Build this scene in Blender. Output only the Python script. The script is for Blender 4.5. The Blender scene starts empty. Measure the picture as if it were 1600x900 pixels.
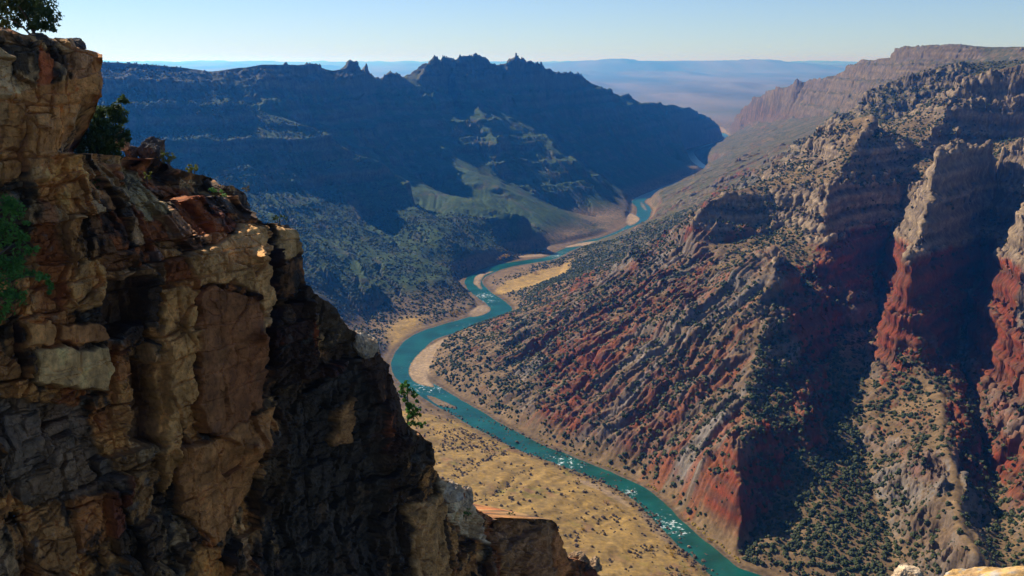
import bpy, math, random
import numpy as np
from mathutils import Vector
rng = np.random.default_rng(7); random.seed(7)
f32 = np.float32
# ------------------------------------------------------------------ camera model (photograph 1600 x 900)
H, PITCH, F = 700.0, math.radians(12.8), 1570.0
CP, SP = math.cos(PITCH), math.sin(PITCH)
def at(px, py, D):
    """point seen at photo position (px,py) whose forward distance along the ground is D metres"""
    u = (px-800)/F; v = (450-py)/F; k = D/(CP+v*SP)
    return (u*k, D, H+(-SP+v*CP)*k)
def onz(px, py, z=0.0):
    v = (450-py)/F
    return at(px, py, (z-H)*(CP+v*SP)/(-SP+v*CP))
# ------------------------------------------------------------------ noise
_P = rng.permutation(4096).astype(np.int32); _P = np.concatenate([_P, _P])
_G2 = np.stack([np.cos(np.linspace(0, 2*np.pi, 4096, endpoint=False)), np.sin(np.linspace(0, 2*np.pi, 4096, endpoint=False))], 1).astype(f32)
_g3 = rng.normal(size=(4096, 3)); _G3 = (_g3/np.linalg.norm(_g3, axis=1)[:, None]).astype(f32)
def _fade(t): return t*t*t*(t*(t*6-15)+10)
from concurrent.futures import ThreadPoolExecutor
_EX = ThreadPoolExecutor(4)
def _par(fn, *a):
    a = [np.asarray(q, f32) for q in a]
    if a[0].ndim == 0 or a[0].shape[0] < 64 or a[0].size < 50000: return fn(*a)
    a = np.broadcast_arrays(*a); n = a[0].shape[0]; cut = np.linspace(0, n, 17).astype(int)
    return np.concatenate(list(_EX.map(lambda k: fn(*[q[cut[k]:cut[k+1]] for q in a]), range(16))), 0)
def pn2(x, y): return _par(_pn2, x, y)
def pn3(x, y, z): return _par(_pn3, x, y, z)
def _pn2(x, y):
    x = np.asarray(x, f32); y = np.asarray(y, f32)
    xi = np.floor(x).astype(np.int32); yi = np.floor(y).astype(np.int32)
    xf = x-xi; yf = y-yi; u = _fade(xf); v = _fade(yf)
    def g(ix, iy, dx, dy):
        h = _P[_P[ix & 4095]+(iy & 4095)]; q = _G2[h]
        return q[..., 0]*dx+q[..., 1]*dy
    a = g(xi, yi, xf, yf); b = g(xi+1, yi, xf-1, yf); c = g(xi, yi+1, xf, yf-1); d = g(xi+1, yi+1, xf-1, yf-1)
    a = a+u*(b-a); c = c+u*(d-c)
    return (a+v*(c-a))*1.5
def _pn3(x, y, z):
    x = np.asarray(x, f32); y = np.asarray(y, f32); z = np.asarray(z, f32)
    xi = np.floor(x).astype(np.int32); yi = np.floor(y).astype(np.int32); zi = np.floor(z).astype(np.int32)
    xf = x-xi; yf = y-yi; zf = z-zi; u = _fade(xf); v = _fade(yf); w = _fade(zf)
    def g(ix, iy, iz, dx, dy, dz):
        h = _P[_P[_P[ix & 4095]+(iy & 4095)]+(iz & 4095)]; q = _G3[h]
        return q[..., 0]*dx+q[..., 1]*dy+q[..., 2]*dz
    r = 0
    for k, wk in ((0, 1-w), (1, w)):
        a = g(xi, yi, zi+k, xf, yf, zf-k); b = g(xi+1, yi, zi+k, xf-1, yf, zf-k)
        c = g(xi, yi+1, zi+k, xf, yf-1, zf-k); d = g(xi+1, yi+1, zi+k, xf-1, yf-1, zf-k)
        a = a+u*(b-a); c = c+u*(d-c); r = r+wk*(a+v*(c-a))
    return r*1.5
def fbm2(x, y, s, o=4, ox=0.0, g=0.5):
    r = 0; a = 1.0; t = 0
    for i in range(o):
        r = r+a*pn2(x/s+ox+i*17.3, y/s-ox*1.7+i*9.1); t += a; a *= g; s /= 2.03
    return r/t
def ridge2(x, y, s, o=4, ox=0.0, g=0.5):
    r = 0; a = 1.0; t = 0
    for i in range(o):
        r = r+a*(1-np.abs(pn2(x/s+ox+i*13.7, y/s+ox*.7-i*7.9))*2); t += a; a *= g; s /= 2.03
    return r/t
def fbm3(x, y, z, s, o=4, ox=0.0, g=0.5):
    r = 0; a = 1.0; t = 0
    for i in range(o):
        r = r+a*pn3(x/s+ox+i*17.3, y/s-ox*1.7+i*9.1, z/s+i*5.3); t += a; a *= g; s /= 2.03
    return r/t
def sst(a, b, x):
    t = np.clip((x-a)/(b-a), 0, 1); return t*t*(3-2*t)
def mix(a, b, t): return a+(b-a)*t
# ------------------------------------------------------------------ the lie of the land: ridges, gullies, river
RIV = [(1150,900,22),(1120,880,22),(1080,848,22),(1050,820,21),(1000,772,20),(940,742,20),(880,718,22),(830,699,24),(770,669,27),(720,640,30),
       (672,612,31),(642,590,31),(632,570,30),(640,548,31),(665,526,36),(710,511,42),(760,496,40),(781,485,34),(776,474,30),(756,460,29),(743,448,28),
       (740,438,28),(752,428,29),(785,416,30),(830,408,27),(860,403,22),(885,391,20),(915,379,22),(950,371,24),(985,356,28),(1003,340,30),(1006,325,32),(998,313,30)]
riv = [onz(a, b)[:2]+(w,) for a, b, w in RIV]
riv = [(1500,700,24),(900,980,24),(600,1090,22),(430,1190,22)] + riv
riv += [(810,5500,30),(1050,6000,30),(1280,6500,30)] + [onz(a, b)[:2]+(w,) for a, b, w in ((1094,258,32),(1082,247,34),(1078,236,34))]
riv += [(1590,8380,34),(1780,8720,34),(1950,9100,34),(2040,9800,34),(2150,10800,40),(2000,12500,40)]
riv = np.array(riv, float)
def catmull(P, n=8):
    out = []
    Q = np.vstack([2*P[0]-P[1], P, 2*P[-1]-P[-2]])
    for i in range(1, len(Q)-2):
        a, b, c, d = Q[i-1:i+3]
        for t in np.linspace(0, 1, n, endpoint=False):
            out.append(.5*((2*b)+(-a+c)*t+(2*a-5*b+4*c-d)*t*t+(-a+3*b-3*c+d)*t**3))
    out.append(Q[-2]); return np.array(out)
RV = catmull(riv, 8)

LINES = []
def L(*pts): LINES.append([at(*p) for p in pts])
def W(*pts): LINES.append([tuple(map(float, p)) for p in pts])
# --- left mountain skyline
CREST = ((-420,40,2600),(-200,66,2900),(0,82,3200),(160,96,3500),(225,100,3600),(285,105,3700),(330,110,3800),(385,105,3950),(440,101,4100),(490,100,4300),(520,110,4400),
  (541,107,4480),(549,104,4520),(560,105,4560),(578,113,4650),(588,124,4740),(597,127,4760),(606,119,4800),(625,118,4880),(632,128,4920),(648,126,4970),(662,119,5000),(672,108,5060),(684,97,5130),(700,93,5220),
  (715,93,5300),(724,86,5350),(735,91,5400),(760,96,5530),(776,103,5600),(790,99,5650),(806,97,5720),(830,100,5830),(846,98,5930),(852,108,5970),(880,114,6100),(900,115,6200),(915,123,6300),(935,134,6500),
  (955,141,6700),(963,152,6850),(978,146,6950),(990,153,7000),(1002,160,7100),(1050,164,7900),(1075,168,8400),(1105,182,9000),(1128,199,9600))
L(*CREST)
LINES.append([(x-420, y+230, z-150) for x, y, z in (at(*p) for p in CREST[::3])])
# spurs of the left mountain
L((490,100,4300),(506,155,4210),(548,190,4180),(594,233,4120),(637,277,4020),(680,298,3900),(717,311,3840),(750,318,3780),(803,333,3730),(830,344,3730))
L((330,110,3800),(345,165,3550),(400,188,3620),(484,199,3650),(523,222,3680),(570,244,3720),(632,274,3780),(640,288,3760))
L((330,300,2960),(380,320,2950),(460,353,2950),(517,380,2920),(555,408,2850),(588,438,2745))
L((500,300,3500),(540,315,3450),(563,327,3400),(590,357,3300),(617,383,3200),(657,397,3110),(703,418,3080),(722,428,3080))
L((650,325,3600),(683,362,3420),(723,388,3350),(757,406,3340))
L((662,119,5000),(655,200,4600),(696,252,4450),(737,269,4330),(779,290,4220),(840,317,4150),(900,340,4180),(930,358,4210))
L((715,93,5300),(703,123,5150),(713,139,5080),(748,163,4950),(768,200,4800),(775,225,4650))
L((806,97,5720),(800,170,5400),(868,231,4900),(909,262,4820),(947,297,4820),(972,312,4900))
L((900,115,6200),(889,187,5900),(944,218,5900),(1012,233,6250),(1058,251,6700))
L((1002,160,7100),(1040,185,7200),(1065,208,7550),(1075,225,8000))
# gullies of the left mountain
L((585,150,4650),(610,215,4420),(650,268,4280),(690,308,4120),(740,330,3980),(800,345,3870))
L((700,150,5150),(722,190,4800),(760,250,4600),(800,290,4500),(870,325,4480),(930,342,4480))
L((850,150,5900),(870,205,5500),(920,260,5300),(965,300,5230))
L((430,125,4000),(480,190,3990),(540,232,3950),(600,282,3900),(660,325,3750),(700,352,3550),(735,385,3420))
L((160,255,3100),(300,290,3150),(440,335,3150),(500,385,3050),(545,412,2930),(575,442,2830),(602,472,2710))
L((560,345,3450),(600,378,3320),(650,405,3200),(690,425,3160),(725,436,3180))
# left bank flats
W(*[onz(*p) for p in ((600,505,10),(640,490,14),(690,470,22),(720,455,24))])
W(*[onz(*p) for p in ((580,530,8),(575,500,14),(610,465,40),(650,440,62),(690,432,66))])
W(*[onz(*p) for p in ((800,398,5),(840,388,6),(900,376,6),(880,362,30))])
W(*[onz(*p) for p in ((965,350,5),(985,338,8),(990,322,6))])
# --- right wall far away
L((1144,194,10000),(1156,174,9400),(1180,152,8700),(1215,138,7900),(1238,131,7600),(1246,124,7500),(1253,128,7450),(1300,118,7000),(1318,110,6800),(1338,97,6500),(1346,92,6400),(1360,95,6250),(1372,91,6150),
  (1395,90,6000),(1400,77,5900),(1420,72,5800),(1450,71,5600),(1490,68,5400),(1530,74,5200),(1560,75,5100),(1600,72,4900),(1800,66,4500),(2200,40,4200))
L((1160,196,9000),(1200,190,8000),(1260,183,6900),(1310,179,6000),(1400,175,5000))
W(*[onz(*p) for p in ((1140,215,70),(1120,240,90),(1105,262,90),(1060,285,80),(1040,296,75),(1022,308,50))])
L((1300,200,5400),(1200,232,5200),(1120,275,4800),(1080,318,3900))
W(*[onz(*p) for p in ((1028,318,60),(1040,330,70),(1030,345,40))])
L((1255,215,4800),(1240,240,4000),(1200,270,3300))
# dark forested slope and hollow behind the near spur
W(*[onz(*p) for p in ((900,420,30),(960,405,60),(1020,385,95),(1060,365,130))])
W(*[onz(*p) for p in ((830,448,10),(870,440,35),(930,425,50),(990,412,85),(1040,396,130))])
W(*[onz(*p) for p in ((790,450,5),(830,430,5),(880,414,6),(870,430,6),(820,445,6))])
# --- near right mountain
L((1364,177,2700),(1330,184,2730),(1294,194,2750),(1270,220,2730),(1241,247,2700),(1232,275,2560),(1190,285,2450),(1150,296,2400),(1110,308,2360),(1092,320,2340),(1084,330,2330))
L((1072,374,2330),(1000,410,2360),(930,440,2450),(850,470,2600),(805,489,2700))
L((1074,374,2310),(1110,374,2290),(1150,368,2300),(1185,362,2300),(1225,350,2320))
L((1364,177,2700),(1340,225,2550),(1328,250,2450),(1300,290,2330),(1290,340,2230),(1298,400,2130),(1310,460,2060))
L((1310,515,1990),(1300,540,1900),(1300,650,1671),(1290,780,1424),(1270,890,1262),(1260,1000,1120))
L((1215,380,2000),(1208,440,1900),(1192,500,1800),(1178,550,1710),(1160,600,1630),(1167,650,1535),(1156,700,1455),(1162,755,1390),(1152,810,1335),(1150,866,1302))
L((1215,380,2000),(1180,400,2010),(1130,440,1960),(1070,520,1840))
W(*[onz(*p) for p in ((1235,455,264),(1232,510,214),(1245,560,172),(1238,620,136),(1244,678,101),(1220,720,78),(1222,765,54),(1188,815,26),(1152,868,4))])
L((1440,218,2650),(1410,300,2480),(1385,400,2320),(1375,480,2170),(1362,560,1880),(1350,600,1765),(1340,660,1653),(1355,740,1512),(1385,830,1358),(1400,900,1245),(1420,1000,1100))
L((1500,124,3000),(1470,180,2900),(1452,216,2760))
L((1500,124,3000),(1540,112,2980),(1600,98,2950),(1750,70,2900),(2000,60,2900))
L((1380,129,3480),(1345,160,3440),(1312,184,3480),(1280,203,3700))
L((1380,129,3480),(1440,110,3470),(1500,96,3450),(1600,96,3430),(1800,80,3400))
W((1500,4300,500),(1900,4200,560),(2400,4100,580)); W((1130,2600,420),(1180,2800,450),(1330,2840,470),(1550,2840,490))
L((1320,197,3300),(1370,190,3300),(1430,192,3280),(1500,180,3260))
L((1504,212,2300),(1485,222,2250),(1466,240,2200),(1450,300,2080),(1440,340,2000),(1424,410,1850),(1430,440,1820))
L((1440,590,1720),(1465,612,1660),(1480,700,1450),(1500,800,1280),(1530,880,1150),(1560,1000,1000))
L((1400,560,1760),(1440,590,1720))
L((1565,250,2480),(1540,350,2350),(1520,450,2150),(1505,560,1850),(1530,640,1660),(1545,740,1480),(1560,800,1340),(1575,870,1200),(1600,1000,1040))
L((1504,212,2300),(1530,222,2380),(1565,216,2400),(1600,190,2400),(1750,150,2350))
L((1660,260,2100),(1600,330,1960),(1590,440,1800),(1594,520,1700),(1640,640,1500),(1680,760,1300),(1720,900,1120))
# near terrace with dry grass
W(*[onz(*p) for p in ((680,660,12),(700,720,16),(760,760,20),(850,800,20),(900,870,18),(960,920,16))])
W(*[onz(*p) for p in ((740,690,7),(830,730,7),(930,770,7),(1000,830,6),(1050,890,5))])
W((-700,200,560),(700,200,540),(1500,200,540)); W((-700,1000,70),(-100,1060,26),(250,1020,20)); W((-400,1500,60),(-480,1900,50),(-360,2250,14))
W((-2000,1000,420),(-1500,1700,520)); W((700,800,60),(1500,500,60)); W((1500,900,330),(2300,1500,520),(2700,2300,640))
W((-1300,1800,330),(-900,2000,190))

# ------------------------------------------------------------------ harmonic surface through those lines
X0, X1, Y0, Y1, C = -3200, 4000, 200, 12400, 8.0
def raster(c):
    nx = int((X1-X0)/c)+1; ny = int((Y1-Y0)/c)+1
    s = np.zeros((ny, nx)); n = np.zeros((ny, nx))
    def put(P):
        ix = np.round((P[:, 0]-X0)/c).astype(int); iy = np.round((P[:, 1]-Y0)/c).astype(int)
        ok = (ix >= 0) & (ix < nx) & (iy >= 0) & (iy < ny)
        np.add.at(s, (iy[ok], ix[ok]), P[ok, 2]); np.add.at(n, (iy[ok], ix[ok]), 1)
    for l in LINES:
        l = np.array(l)
        for a, b in zip(l[:-1], l[1:]):
            m = max(2, int(np.hypot(*(b-a)[:2])/(c*.5))+1)
            put(a+(b-a)*np.linspace(0, 1, m)[:, None])
    put(np.column_stack([RV[:, :2], np.zeros(len(RV))]))
    for i in range(len(RV)-1):
        m = max(2, int(np.hypot(*(RV[i+1]-RV[i])[:2])/(c*.5))+1)
        q = RV[i]+(RV[i+1]-RV[i])*np.linspace(0, 1, m)[:, None]; q = q.copy(); q[:, 2] = 0; put(q)
    # outer frame
    xs = np.linspace(X0, X1, nx); ys = np.linspace(Y0, Y1, ny)
    put(np.column_stack([np.full(ny, X0), ys, np.interp(ys, [200, 5000, 9000, 12400], [560, 420, 250, 80])]))
    put(np.column_stack([np.full(ny, X1), ys, np.interp(ys, [200, 5000, 9000, 12400], [600, 760, 400, 120])]))
    put(np.column_stack([xs, np.full(nx, Y1), np.full(nx, 70.)]))
    return np.where(n > 0, s/np.maximum(n, 1), 0), n > 0
def upsample(a, shape):
    ny, nx = shape
    y = np.linspace(0, a.shape[0]-1, ny); x = np.linspace(0, a.shape[1]-1, nx)
    y0 = np.minimum(y.astype(int), a.shape[0]-2); x0 = np.minimum(x.astype(int), a.shape[1]-2)
    fy = (y-y0)[:, None]; fx = (x-x0)[None]
    r = a[y0]*(1-fy)+a[y0+1]*fy
    return r[:, x0]*(1-fx)+r[:, x0+1]*fx
Z = None
for c, its in ((128, 500), (64, 200), (32, 120), (16, 70), (8, 30)):
    v, m = raster(c)
    Z = np.full(v.shape, 250.) if Z is None else upsample(Z, v.shape)
    for _ in range(its):
        Z[m] = v[m]
        p = np.pad(Z, 1, mode='edge')
        Z = .25*(p[:-2, 1:-1]+p[2:, 1:-1]+p[1:-1, :-2]+p[1:-1, 2:])*.92+.08*Z
    Z[m] = v[m]*.85+Z[m]*.15
NY, NX = Z.shape
gx = np.linspace(X0, X1, NX, dtype=f32)[None].repeat(NY, 0); gy = np.linspace(Y0, Y1, NY, dtype=f32)[:, None].repeat(NX, 1)
# distance to the river (metres), local half width
RD = np.full(Z.shape, 900., f32); RWD = np.full(Z.shape, 25., f32); RS = np.zeros(Z.shape, f32)
acc = 0.0
for i in range(len(RV)-1):
    a, b = RV[i], RV[i+1]; mar = 700
    i0 = max(0, int((min(a[0], b[0])-mar-X0)/C)); i1 = min(NX, int((max(a[0], b[0])+mar-X0)/C)+2)
    j0 = max(0, int((min(a[1], b[1])-mar-Y0)/C)); j1 = min(NY, int((max(a[1], b[1])+mar-Y0)/C)+2)
    seg = math.hypot(b[0]-a[0], b[1]-a[1])
    if i0 < i1 and j0 < j1:
        X = gx[j0:j1, i0:i1]; Y = gy[j0:j1, i0:i1]; d = (b-a)[:2]; l2 = max(d@d, 1e-6)
        t = np.clip(((X-a[0])*d[0]+(Y-a[1])*d[1])/l2, 0, 1)
        ds = np.hypot(X-a[0]-t*d[0], Y-a[1]-t*d[1]); sub = RD[j0:j1, i0:i1]; w = ds < sub
        sub[w] = ds[w]; RWD[j0:j1, i0:i1][w] = (a[2]+(b[2]-a[2])*t)[w]; RS[j0:j1, i0:i1][w] = (acc+t*seg)[w]
    acc += seg
# ------------------------------------------------------------------ weathering: running water cuts gullies
def bil(a, x, y):
    u = np.clip((x-X0)/C, 0, NX-1.001); v = np.clip((y-Y0)/C, 0, NY-1.001)
    i = u.astype(np.int32); j = v.astype(np.int32); fu = (u-i).astype(f32); fv = (v-j).astype(f32)
    return (a[j, i]*(1-fu)+a[j, i+1]*fu)*(1-fv)+(a[j+1, i]*(1-fu)+a[j+1, i+1]*fu)*fv
land = sst(20, 160, RD)*sst(8, 60, Z)
hi = sst(560, 660, Z); wa = 24*(1-.6*hi)
wx = fbm2(gx, gy, 210, 3, 3.1)*wa; wy = fbm2(gx, gy, 210, 3, 8.7)*wa
Z = bil(Z.astype(f32), gx+wx*land, gy+wy*land)
Z = Z+land*(fbm2(gx, gy, 260, 5, 1.3, .55)*(20-9*hi))
def erode(Z, n, K, m=0.45):
    ny, nx = Z.shape; N = ny*nx
    idx = np.arange(N).reshape(ny, nx)
    for it in range(n):
        best = np.zeros((ny, nx), f32); rec = idx.copy()
        for dj in (-1, 0, 1):
            for di in (-1, 0, 1):
                if not (di or dj): continue
                dl = 1/(C*math.hypot(di, dj))
                a = (slice(max(0, -dj), ny-max(0, dj)), slice(max(0, -di), nx-max(0, di)))
                b = (slice(max(0, dj), ny-max(0, -dj)), slice(max(0, di), nx-max(0, -di)))
                s = (Z[a]-Z[b])*dl; w = s > best[a]
                best[a] = np.where(w, s, best[a]); rec[a] = np.where(w, idx[b], rec[a])
        zf = Z.ravel(); order = np.argsort(-zf, kind='stable'); r = rec.ravel()
        ol = order.tolist(); rl = r.tolist(); A = [1.0]*N
        for i in ol:
            j = rl[i]
            if j != i: A[j] += A[i]
        kk = (K.ravel()*np.array(A, f32)**m); kk[r == np.arange(N)] = 0
        kl = kk.tolist(); zl = zf.tolist()
        for i in reversed(ol):
            k = kl[i]
            if k: zl[i] = (zl[i]+k*zl[rl[i]])/(1+k)
        Z = np.array(zl, f32).reshape(ny, nx)
    return Z, np.array(A, f32).reshape(ny, nx)
tw = (1-sst(26, 60, Z))*sst(25, 90, RD)*(gy < 2000)*(gx < 420)
Z = Z+tw*((ridge2(gx*.84-gy*.55+fbm2(gx, gy, 150, 2, 7.7)*40, (gx*.55+gy*.84)*.22, 70, 3, 55.)-.35)*5+fbm2(gx, gy, 40, 3, 57.)*.7)
K = land.astype(f32)*(.022+.010*fbm2(gx, gy, 300, 2, 5.5))
Z, AREA = erode(Z, 7, K)
# ------------------------------------------------------------------ land mesh: fine near the valley, coarse towards the horizon
ur = np.concatenate([np.linspace(-.92, -.53, 130, endpoint=False), np.linspace(-.53, .53, 1180, endpoint=False), np.linspace(.53, .92, 131)])
yr = np.concatenate([np.arange(210, 1060, 14), np.arange(1060, 2900, 2.4), np.arange(2900, 5600, 4.2), np.arange(5600, 10400, 11),
                     10400*np.exp(np.linspace(0, math.log(95000/10400), 260))])
GX = (ur[None]*yr[:, None]).astype(f32); GY = np.repeat(yr[:, None], len(ur), 1).astype(f32)
def cub(a, x, y):
    u = np.clip((x-X0)/C, 1, NX-3.001); v = np.clip((y-Y0)/C, 1, NY-3.001)
    i = u.astype(np.int32); j = v.astype(np.int32); fu = (u-i).astype(f32); fv = (v-j).astype(f32)
    def w(t): return (-.5*t+t*t-.5*t**3, 1-2.5*t*t+1.5*t**3, .5*t+2*t*t-1.5*t**3, -.5*t*t+.5*t**3)
    wu, wv = w(fu), w(fv); r = 0
    for q in range(4):
        s = 0
        for p in range(4): s = s+wu[p]*a[j+q-1, i+p-1]
        r = r+wv[q]*s
    return r
inside = (GX > X0+20) & (GX < X1-20) & (GY < Y1-20)
Zs = Z.astype(f32)
def smooth(a, n):
    for _ in range(n):
        p = np.pad(a, 1, mode='edge'); a = (p[:-2, 1:-1]+p[2:, 1:-1]+p[1:-1, :-2]+p[1:-1, 2:]+4*p[1:-1, 1:-1])/8
    return a
Zb = smooth(Zs, 40)                                                # broad form, for exposure of ribs and hollows
gyy, gxx = np.gradient(smooth(Zs, 3), C); SL = np.hypot(gxx, gyy).astype(f32)
hz = cub(Zs, GX, GY); rd = bil(RD, GX, GY); rw = bil(RWD, GX, GY); slope = bil(SL, GX, GY)
lap = bil((Zs-Zb).astype(f32), GX, GY)                             # + on ribs, - in gullies
cx0 = bil(RS, GX, GY)
area = bil(np.log(np.maximum(AREA, 1)).astype(f32), GX, GY)
# which side of the river
rvs = RV[np.argsort(RV[:, 1])]
xr_mid = np.interp(GY, [1200, 1600, 2100, 2500, 2900, 3500, 4000, 4600, 5100, 6500, 7000, 8100, 9700, 12000], [330, 190, -200, -240, -10, 20, 330, 560, 640, 1250, 1290, 1440, 2030, 2150])
right = sst(-60, 60, GX-xr_mid)
# ---- bedded cliffs: hard beds stand steep, soft beds lie back
n1 = fbm2(GX, GY, 420, 3, 2.2); n2 = fbm2(GX, GY, 90, 3, 4.4)
bed = hz+n1*30+n2*8+GX*.02
rocky = sst(.42, .85, slope)*sst(15, 70, hz)
def terr(b, T, k): return k*T/(2*math.pi)*np.sin(2*math.pi*b/T)
amp = rocky*sst(60, 140, hz)
hz1 = hz+amp*(terr(bed, 96, .8)+terr(bed+11, 37, .62)+terr(bed+3, 14.5, .45)*(GY < 5200))
fine = (GY < 6500)
# ---- ribs, buttresses, joints and rough rock
rib = ridge2(GX+n1*60, GY+n1*60, 120, 5, 6.6, .55)
jag = ridge2(GX, GY, 34, 4, 9.9, .6)
rough = fbm2(GX, GY, 17, 4, 12.1, .6)
lk = right*(1-.45*sst(4300, 5200, GY))+(1-right)*(.3+.7*sst(430, 620, hz))
# long ribs of tilted strata running down to the river
rc = GX*.4-GY*.92+n1*40; ra = GX*.92+GY*.4
ribm = right*sst(8, 40, hz)*(1-sst(300, 340, hz))*sst(.25, .5, slope)*(1-sst(2300, 2700, GY))*(1-sst(.235, .27, GX/GY))
rb1 = ridge2(rc, ra*.13, 62, 3, 111., .6); rb2 = ridge2(rc+n2*10, ra*.1, 23, 2, 115., .6)
lk = lk*(1-.72*ribm)
hz1 = hz1+rocky*lk*((rib-.45)*30+(jag-.4)*17+rough*9)
hz1 = hz1+sst(10, 60, hz)*(.25+.75*right)*(fbm2(GX, GY, 45, 4, 15.2, .55)*3.2+fbm2(GX, GY, 9, 2, 3.2)*.8)
hz1 = hz1+ribm*((rb1-.45)*20+(rb2-.45)*7+(ridge2(GX+n2*6, GY, 15, 3, 118., .6)-.4)*5)
# pinnacles along the left skyline
crest = sst(560, 680, hz)*(1-right)
hz1 = hz1+crest*sst(4200, 4500, GY)*(1-sst(6400, 6800, GY))*np.maximum(0, ridge2(GX, GY, 170, 4, 21., .45)-.40)*75
# ---- river bed, bars and banks
wob = fbm2(GX, GY, 60, 4, 31.)*7
dn = rd+wob*.6-rw
bank = np.where(dn < 0, -3+2.4*sst(-1, 0, dn/np.maximum(rw, 1)*2), 0)
bank = -2.6*(1-sst(-16, 1, dn))+np.clip(dn, -2, 400)*.035+sst(20, 60, dn)*4
soft = 1-sst(14, 70, dn)*1.0
steepbank = sst(.5, .9, slope)
hz1 = np.where(rd < 400, mix(hz1, np.minimum(hz1, bank+np.maximum(0, hz1-8)*sst(4, 60, dn)), soft*(1-.0*steepbank)), hz1)
BARS = []
def bar(pts, r, h):
    P = catmull(np.array([onz(*p)[:2] for p in pts]), 6); d = np.full(GX.shape, 1e4, f32)
    sel = (GX > P[:, 0].min()-200) & (GX < P[:, 0].max()+200) & (GY > P[:, 1].min()-250) & (GY < P[:, 1].max()+250)
    dd = np.full(int(sel.sum()), 1e4, f32); xs, ys = GX[sel], GY[sel]
    for k, p in enumerate(P):
        e = math.sin(math.pi*(k+.8)/(len(P)+.6))**.6
        dd = np.minimum(dd, np.hypot(xs-p[0], ys-p[1])-r*e)
    d[sel] = dd+wob[sel]*.5; BARS.append(d); return d, h
sand = np.zeros(GX.shape, f32)
for d, h in (bar([(700,530),(672,548),(655,572),(656,592),(675,604)], 24, 1.4), bar([(668,618),(690,630),(712,638)], 13, .5), bar([(800,404),(825,401),(855,399)], 16, 1.0),
             bar([(888,386),(915,381),(945,377),(968,371)], 30, 1.6), bar([(770,424),(752,430),(745,441),(752,452)], 15, 1.0), bar([(740,494),(752,486),(758,478)], 26, .7),
             bar([(985,352),(990,342),(985,335)], 30, 1.2), bar([(905,752),(940,765),(980,790)], 9, .8), bar([(1005,800),(1030,830),(1050,850)], 8, .9), bar([(1002,316),(1010,330)], 14, 1.0)):
    k = 1-sst(-3, 9, d); hz1 = np.where(k > 0, mix(hz1, np.maximum(np.minimum(hz1, 2.2), h*(1-sst(-9, 4, d))-.2), k), hz1); sand = np.maximum(sand, k)
# ---- plains beyond the canyon mouth
far = sst(9500, 12300, GY)
lowh = sst(.1, .5, fbm2(GX, GY*.45, 3500, 4, 41.))*120+fbm2(GX, GY*.5, 1800, 4, 44.)*35
az = GX/GY
mesa = np.exp(-((GY-52000)/9000)**2)*(sst(-.02, .08, az)*(1-sst(.24, .36, az)))
plain = 40+lowh*sst(11000, 15000, GY)+fbm2(GX, GY*.4, 700, 3, 47.)*14
plain = plain+sst(20000, 90000, GY)*470
plain = plain+mesa*(400+60*fbm2(GX, GY, 9000, 3, 50.))*sst(44000, 48000, GY)
hz1 = mix(hz1, plain, np.where(inside, far, 1))
edge = np.where(inside, 0, 1)
hz1 = np.where((edge > 0) & (GY < 12000), mix(600., 40., sst(6000, 12000, GY))+n1*60, hz1).astype(f32)

# ---- what the ground is made of (reflectance of the material itself)
def col(r, g, b): return np.array([r, g, b], f32)
gy2, gx2 = np.gradient(hz1); dyr = np.gradient(yr)[:, None]; dxr = (np.gradient(ur)[None]*yr[:, None])
sx = gx2/dxr; sy = gy2/dyr-sx*ur[None]; slope2 = np.hypot(sx, sy).astype(f32)
m1 = fbm2(GX, GY, 160, 4, 60.)[..., None]; m2 = fbm2(GX, GY, 26, 4, 63.)[..., None]; m3 = fbm2(GX, GY, 7, 3, 66.)[..., None]
beds = np.sin(2*math.pi*(hz1+n2*6)/23)*.5+np.sin(2*math.pi*(hz1+n2*6)/9.3+1)*.35
R = right[..., None]
soil = mix(col(.15,.105,.06), col(.25,.17,.10), .5+m2)
redsoil = mix(col(.21,.085,.045), col(.20,.125,.08), .5+m2)
pale = mix(col(.42,.32,.22), col(.22,.17,.13), np.clip(.5+1.3*beds[..., None]+1.4*m2, 0, 1))
red = mix(col(.27,.07,.032), col(.15,.07,.045), np.clip(.5+1.2*beds[..., None]+m2, 0, 1))
redness = np.maximum(sst(-.05, .3, fbm2(GX-GY*.35, GY*.3+GX*.2, 150, 4, 74.)+.1), sst(.9, 1.6, slope)*sst(120, 180, hz))[..., None]
red = mix(mix(col(.20,.14,.095), col(.26,.225,.19), np.clip(.5+1.5*m1+m2, 0, 1)), red, redness)
grass = mix(col(.40,.265,.11), col(.28,.195,.09), np.clip(.5+1.5*m2+.5*m3, 0, 1))
sandc = mix(col(.42,.31,.20), col(.33,.24,.16), np.clip(.5+1.5*m3, 0, 1))
scrub = mix(col(.035,.048,.022), col(.055,.06,.03), np.clip(.5+m2, 0, 1))
# red beds lie below about 330 m in the right-hand mountain, pale sandstone above
hb = (hz1+n1*35+GX*.0)[..., None]
rock = mix(red, pale, sst(316, 324, hb+6*beds[..., None]))
rock = mix(rock, pale*col(.95,.9,.85), (1-R)*.8)
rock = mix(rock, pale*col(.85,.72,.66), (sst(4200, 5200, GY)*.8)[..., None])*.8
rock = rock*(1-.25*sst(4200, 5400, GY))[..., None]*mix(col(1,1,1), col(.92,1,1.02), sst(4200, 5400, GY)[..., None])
rk = (sst(.62, 1.0, slope2+m3[..., 0]*.35)*sst(12, 40, hz1))[..., None]
redpatch = .9*sst(.2, .5, fbm2(GX-GY*.35, GY*.3+GX*.2, 120, 4, 70.)+.25*sst(.4, .7, slope)+lap*.012)[..., None]*R*sst(20, 60, hz1)[..., None]*(1-sst(330, 420, hz1))[..., None]
ground = mix(soil, redsoil, redpatch)
GC = mix(ground, rock, rk)
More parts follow.
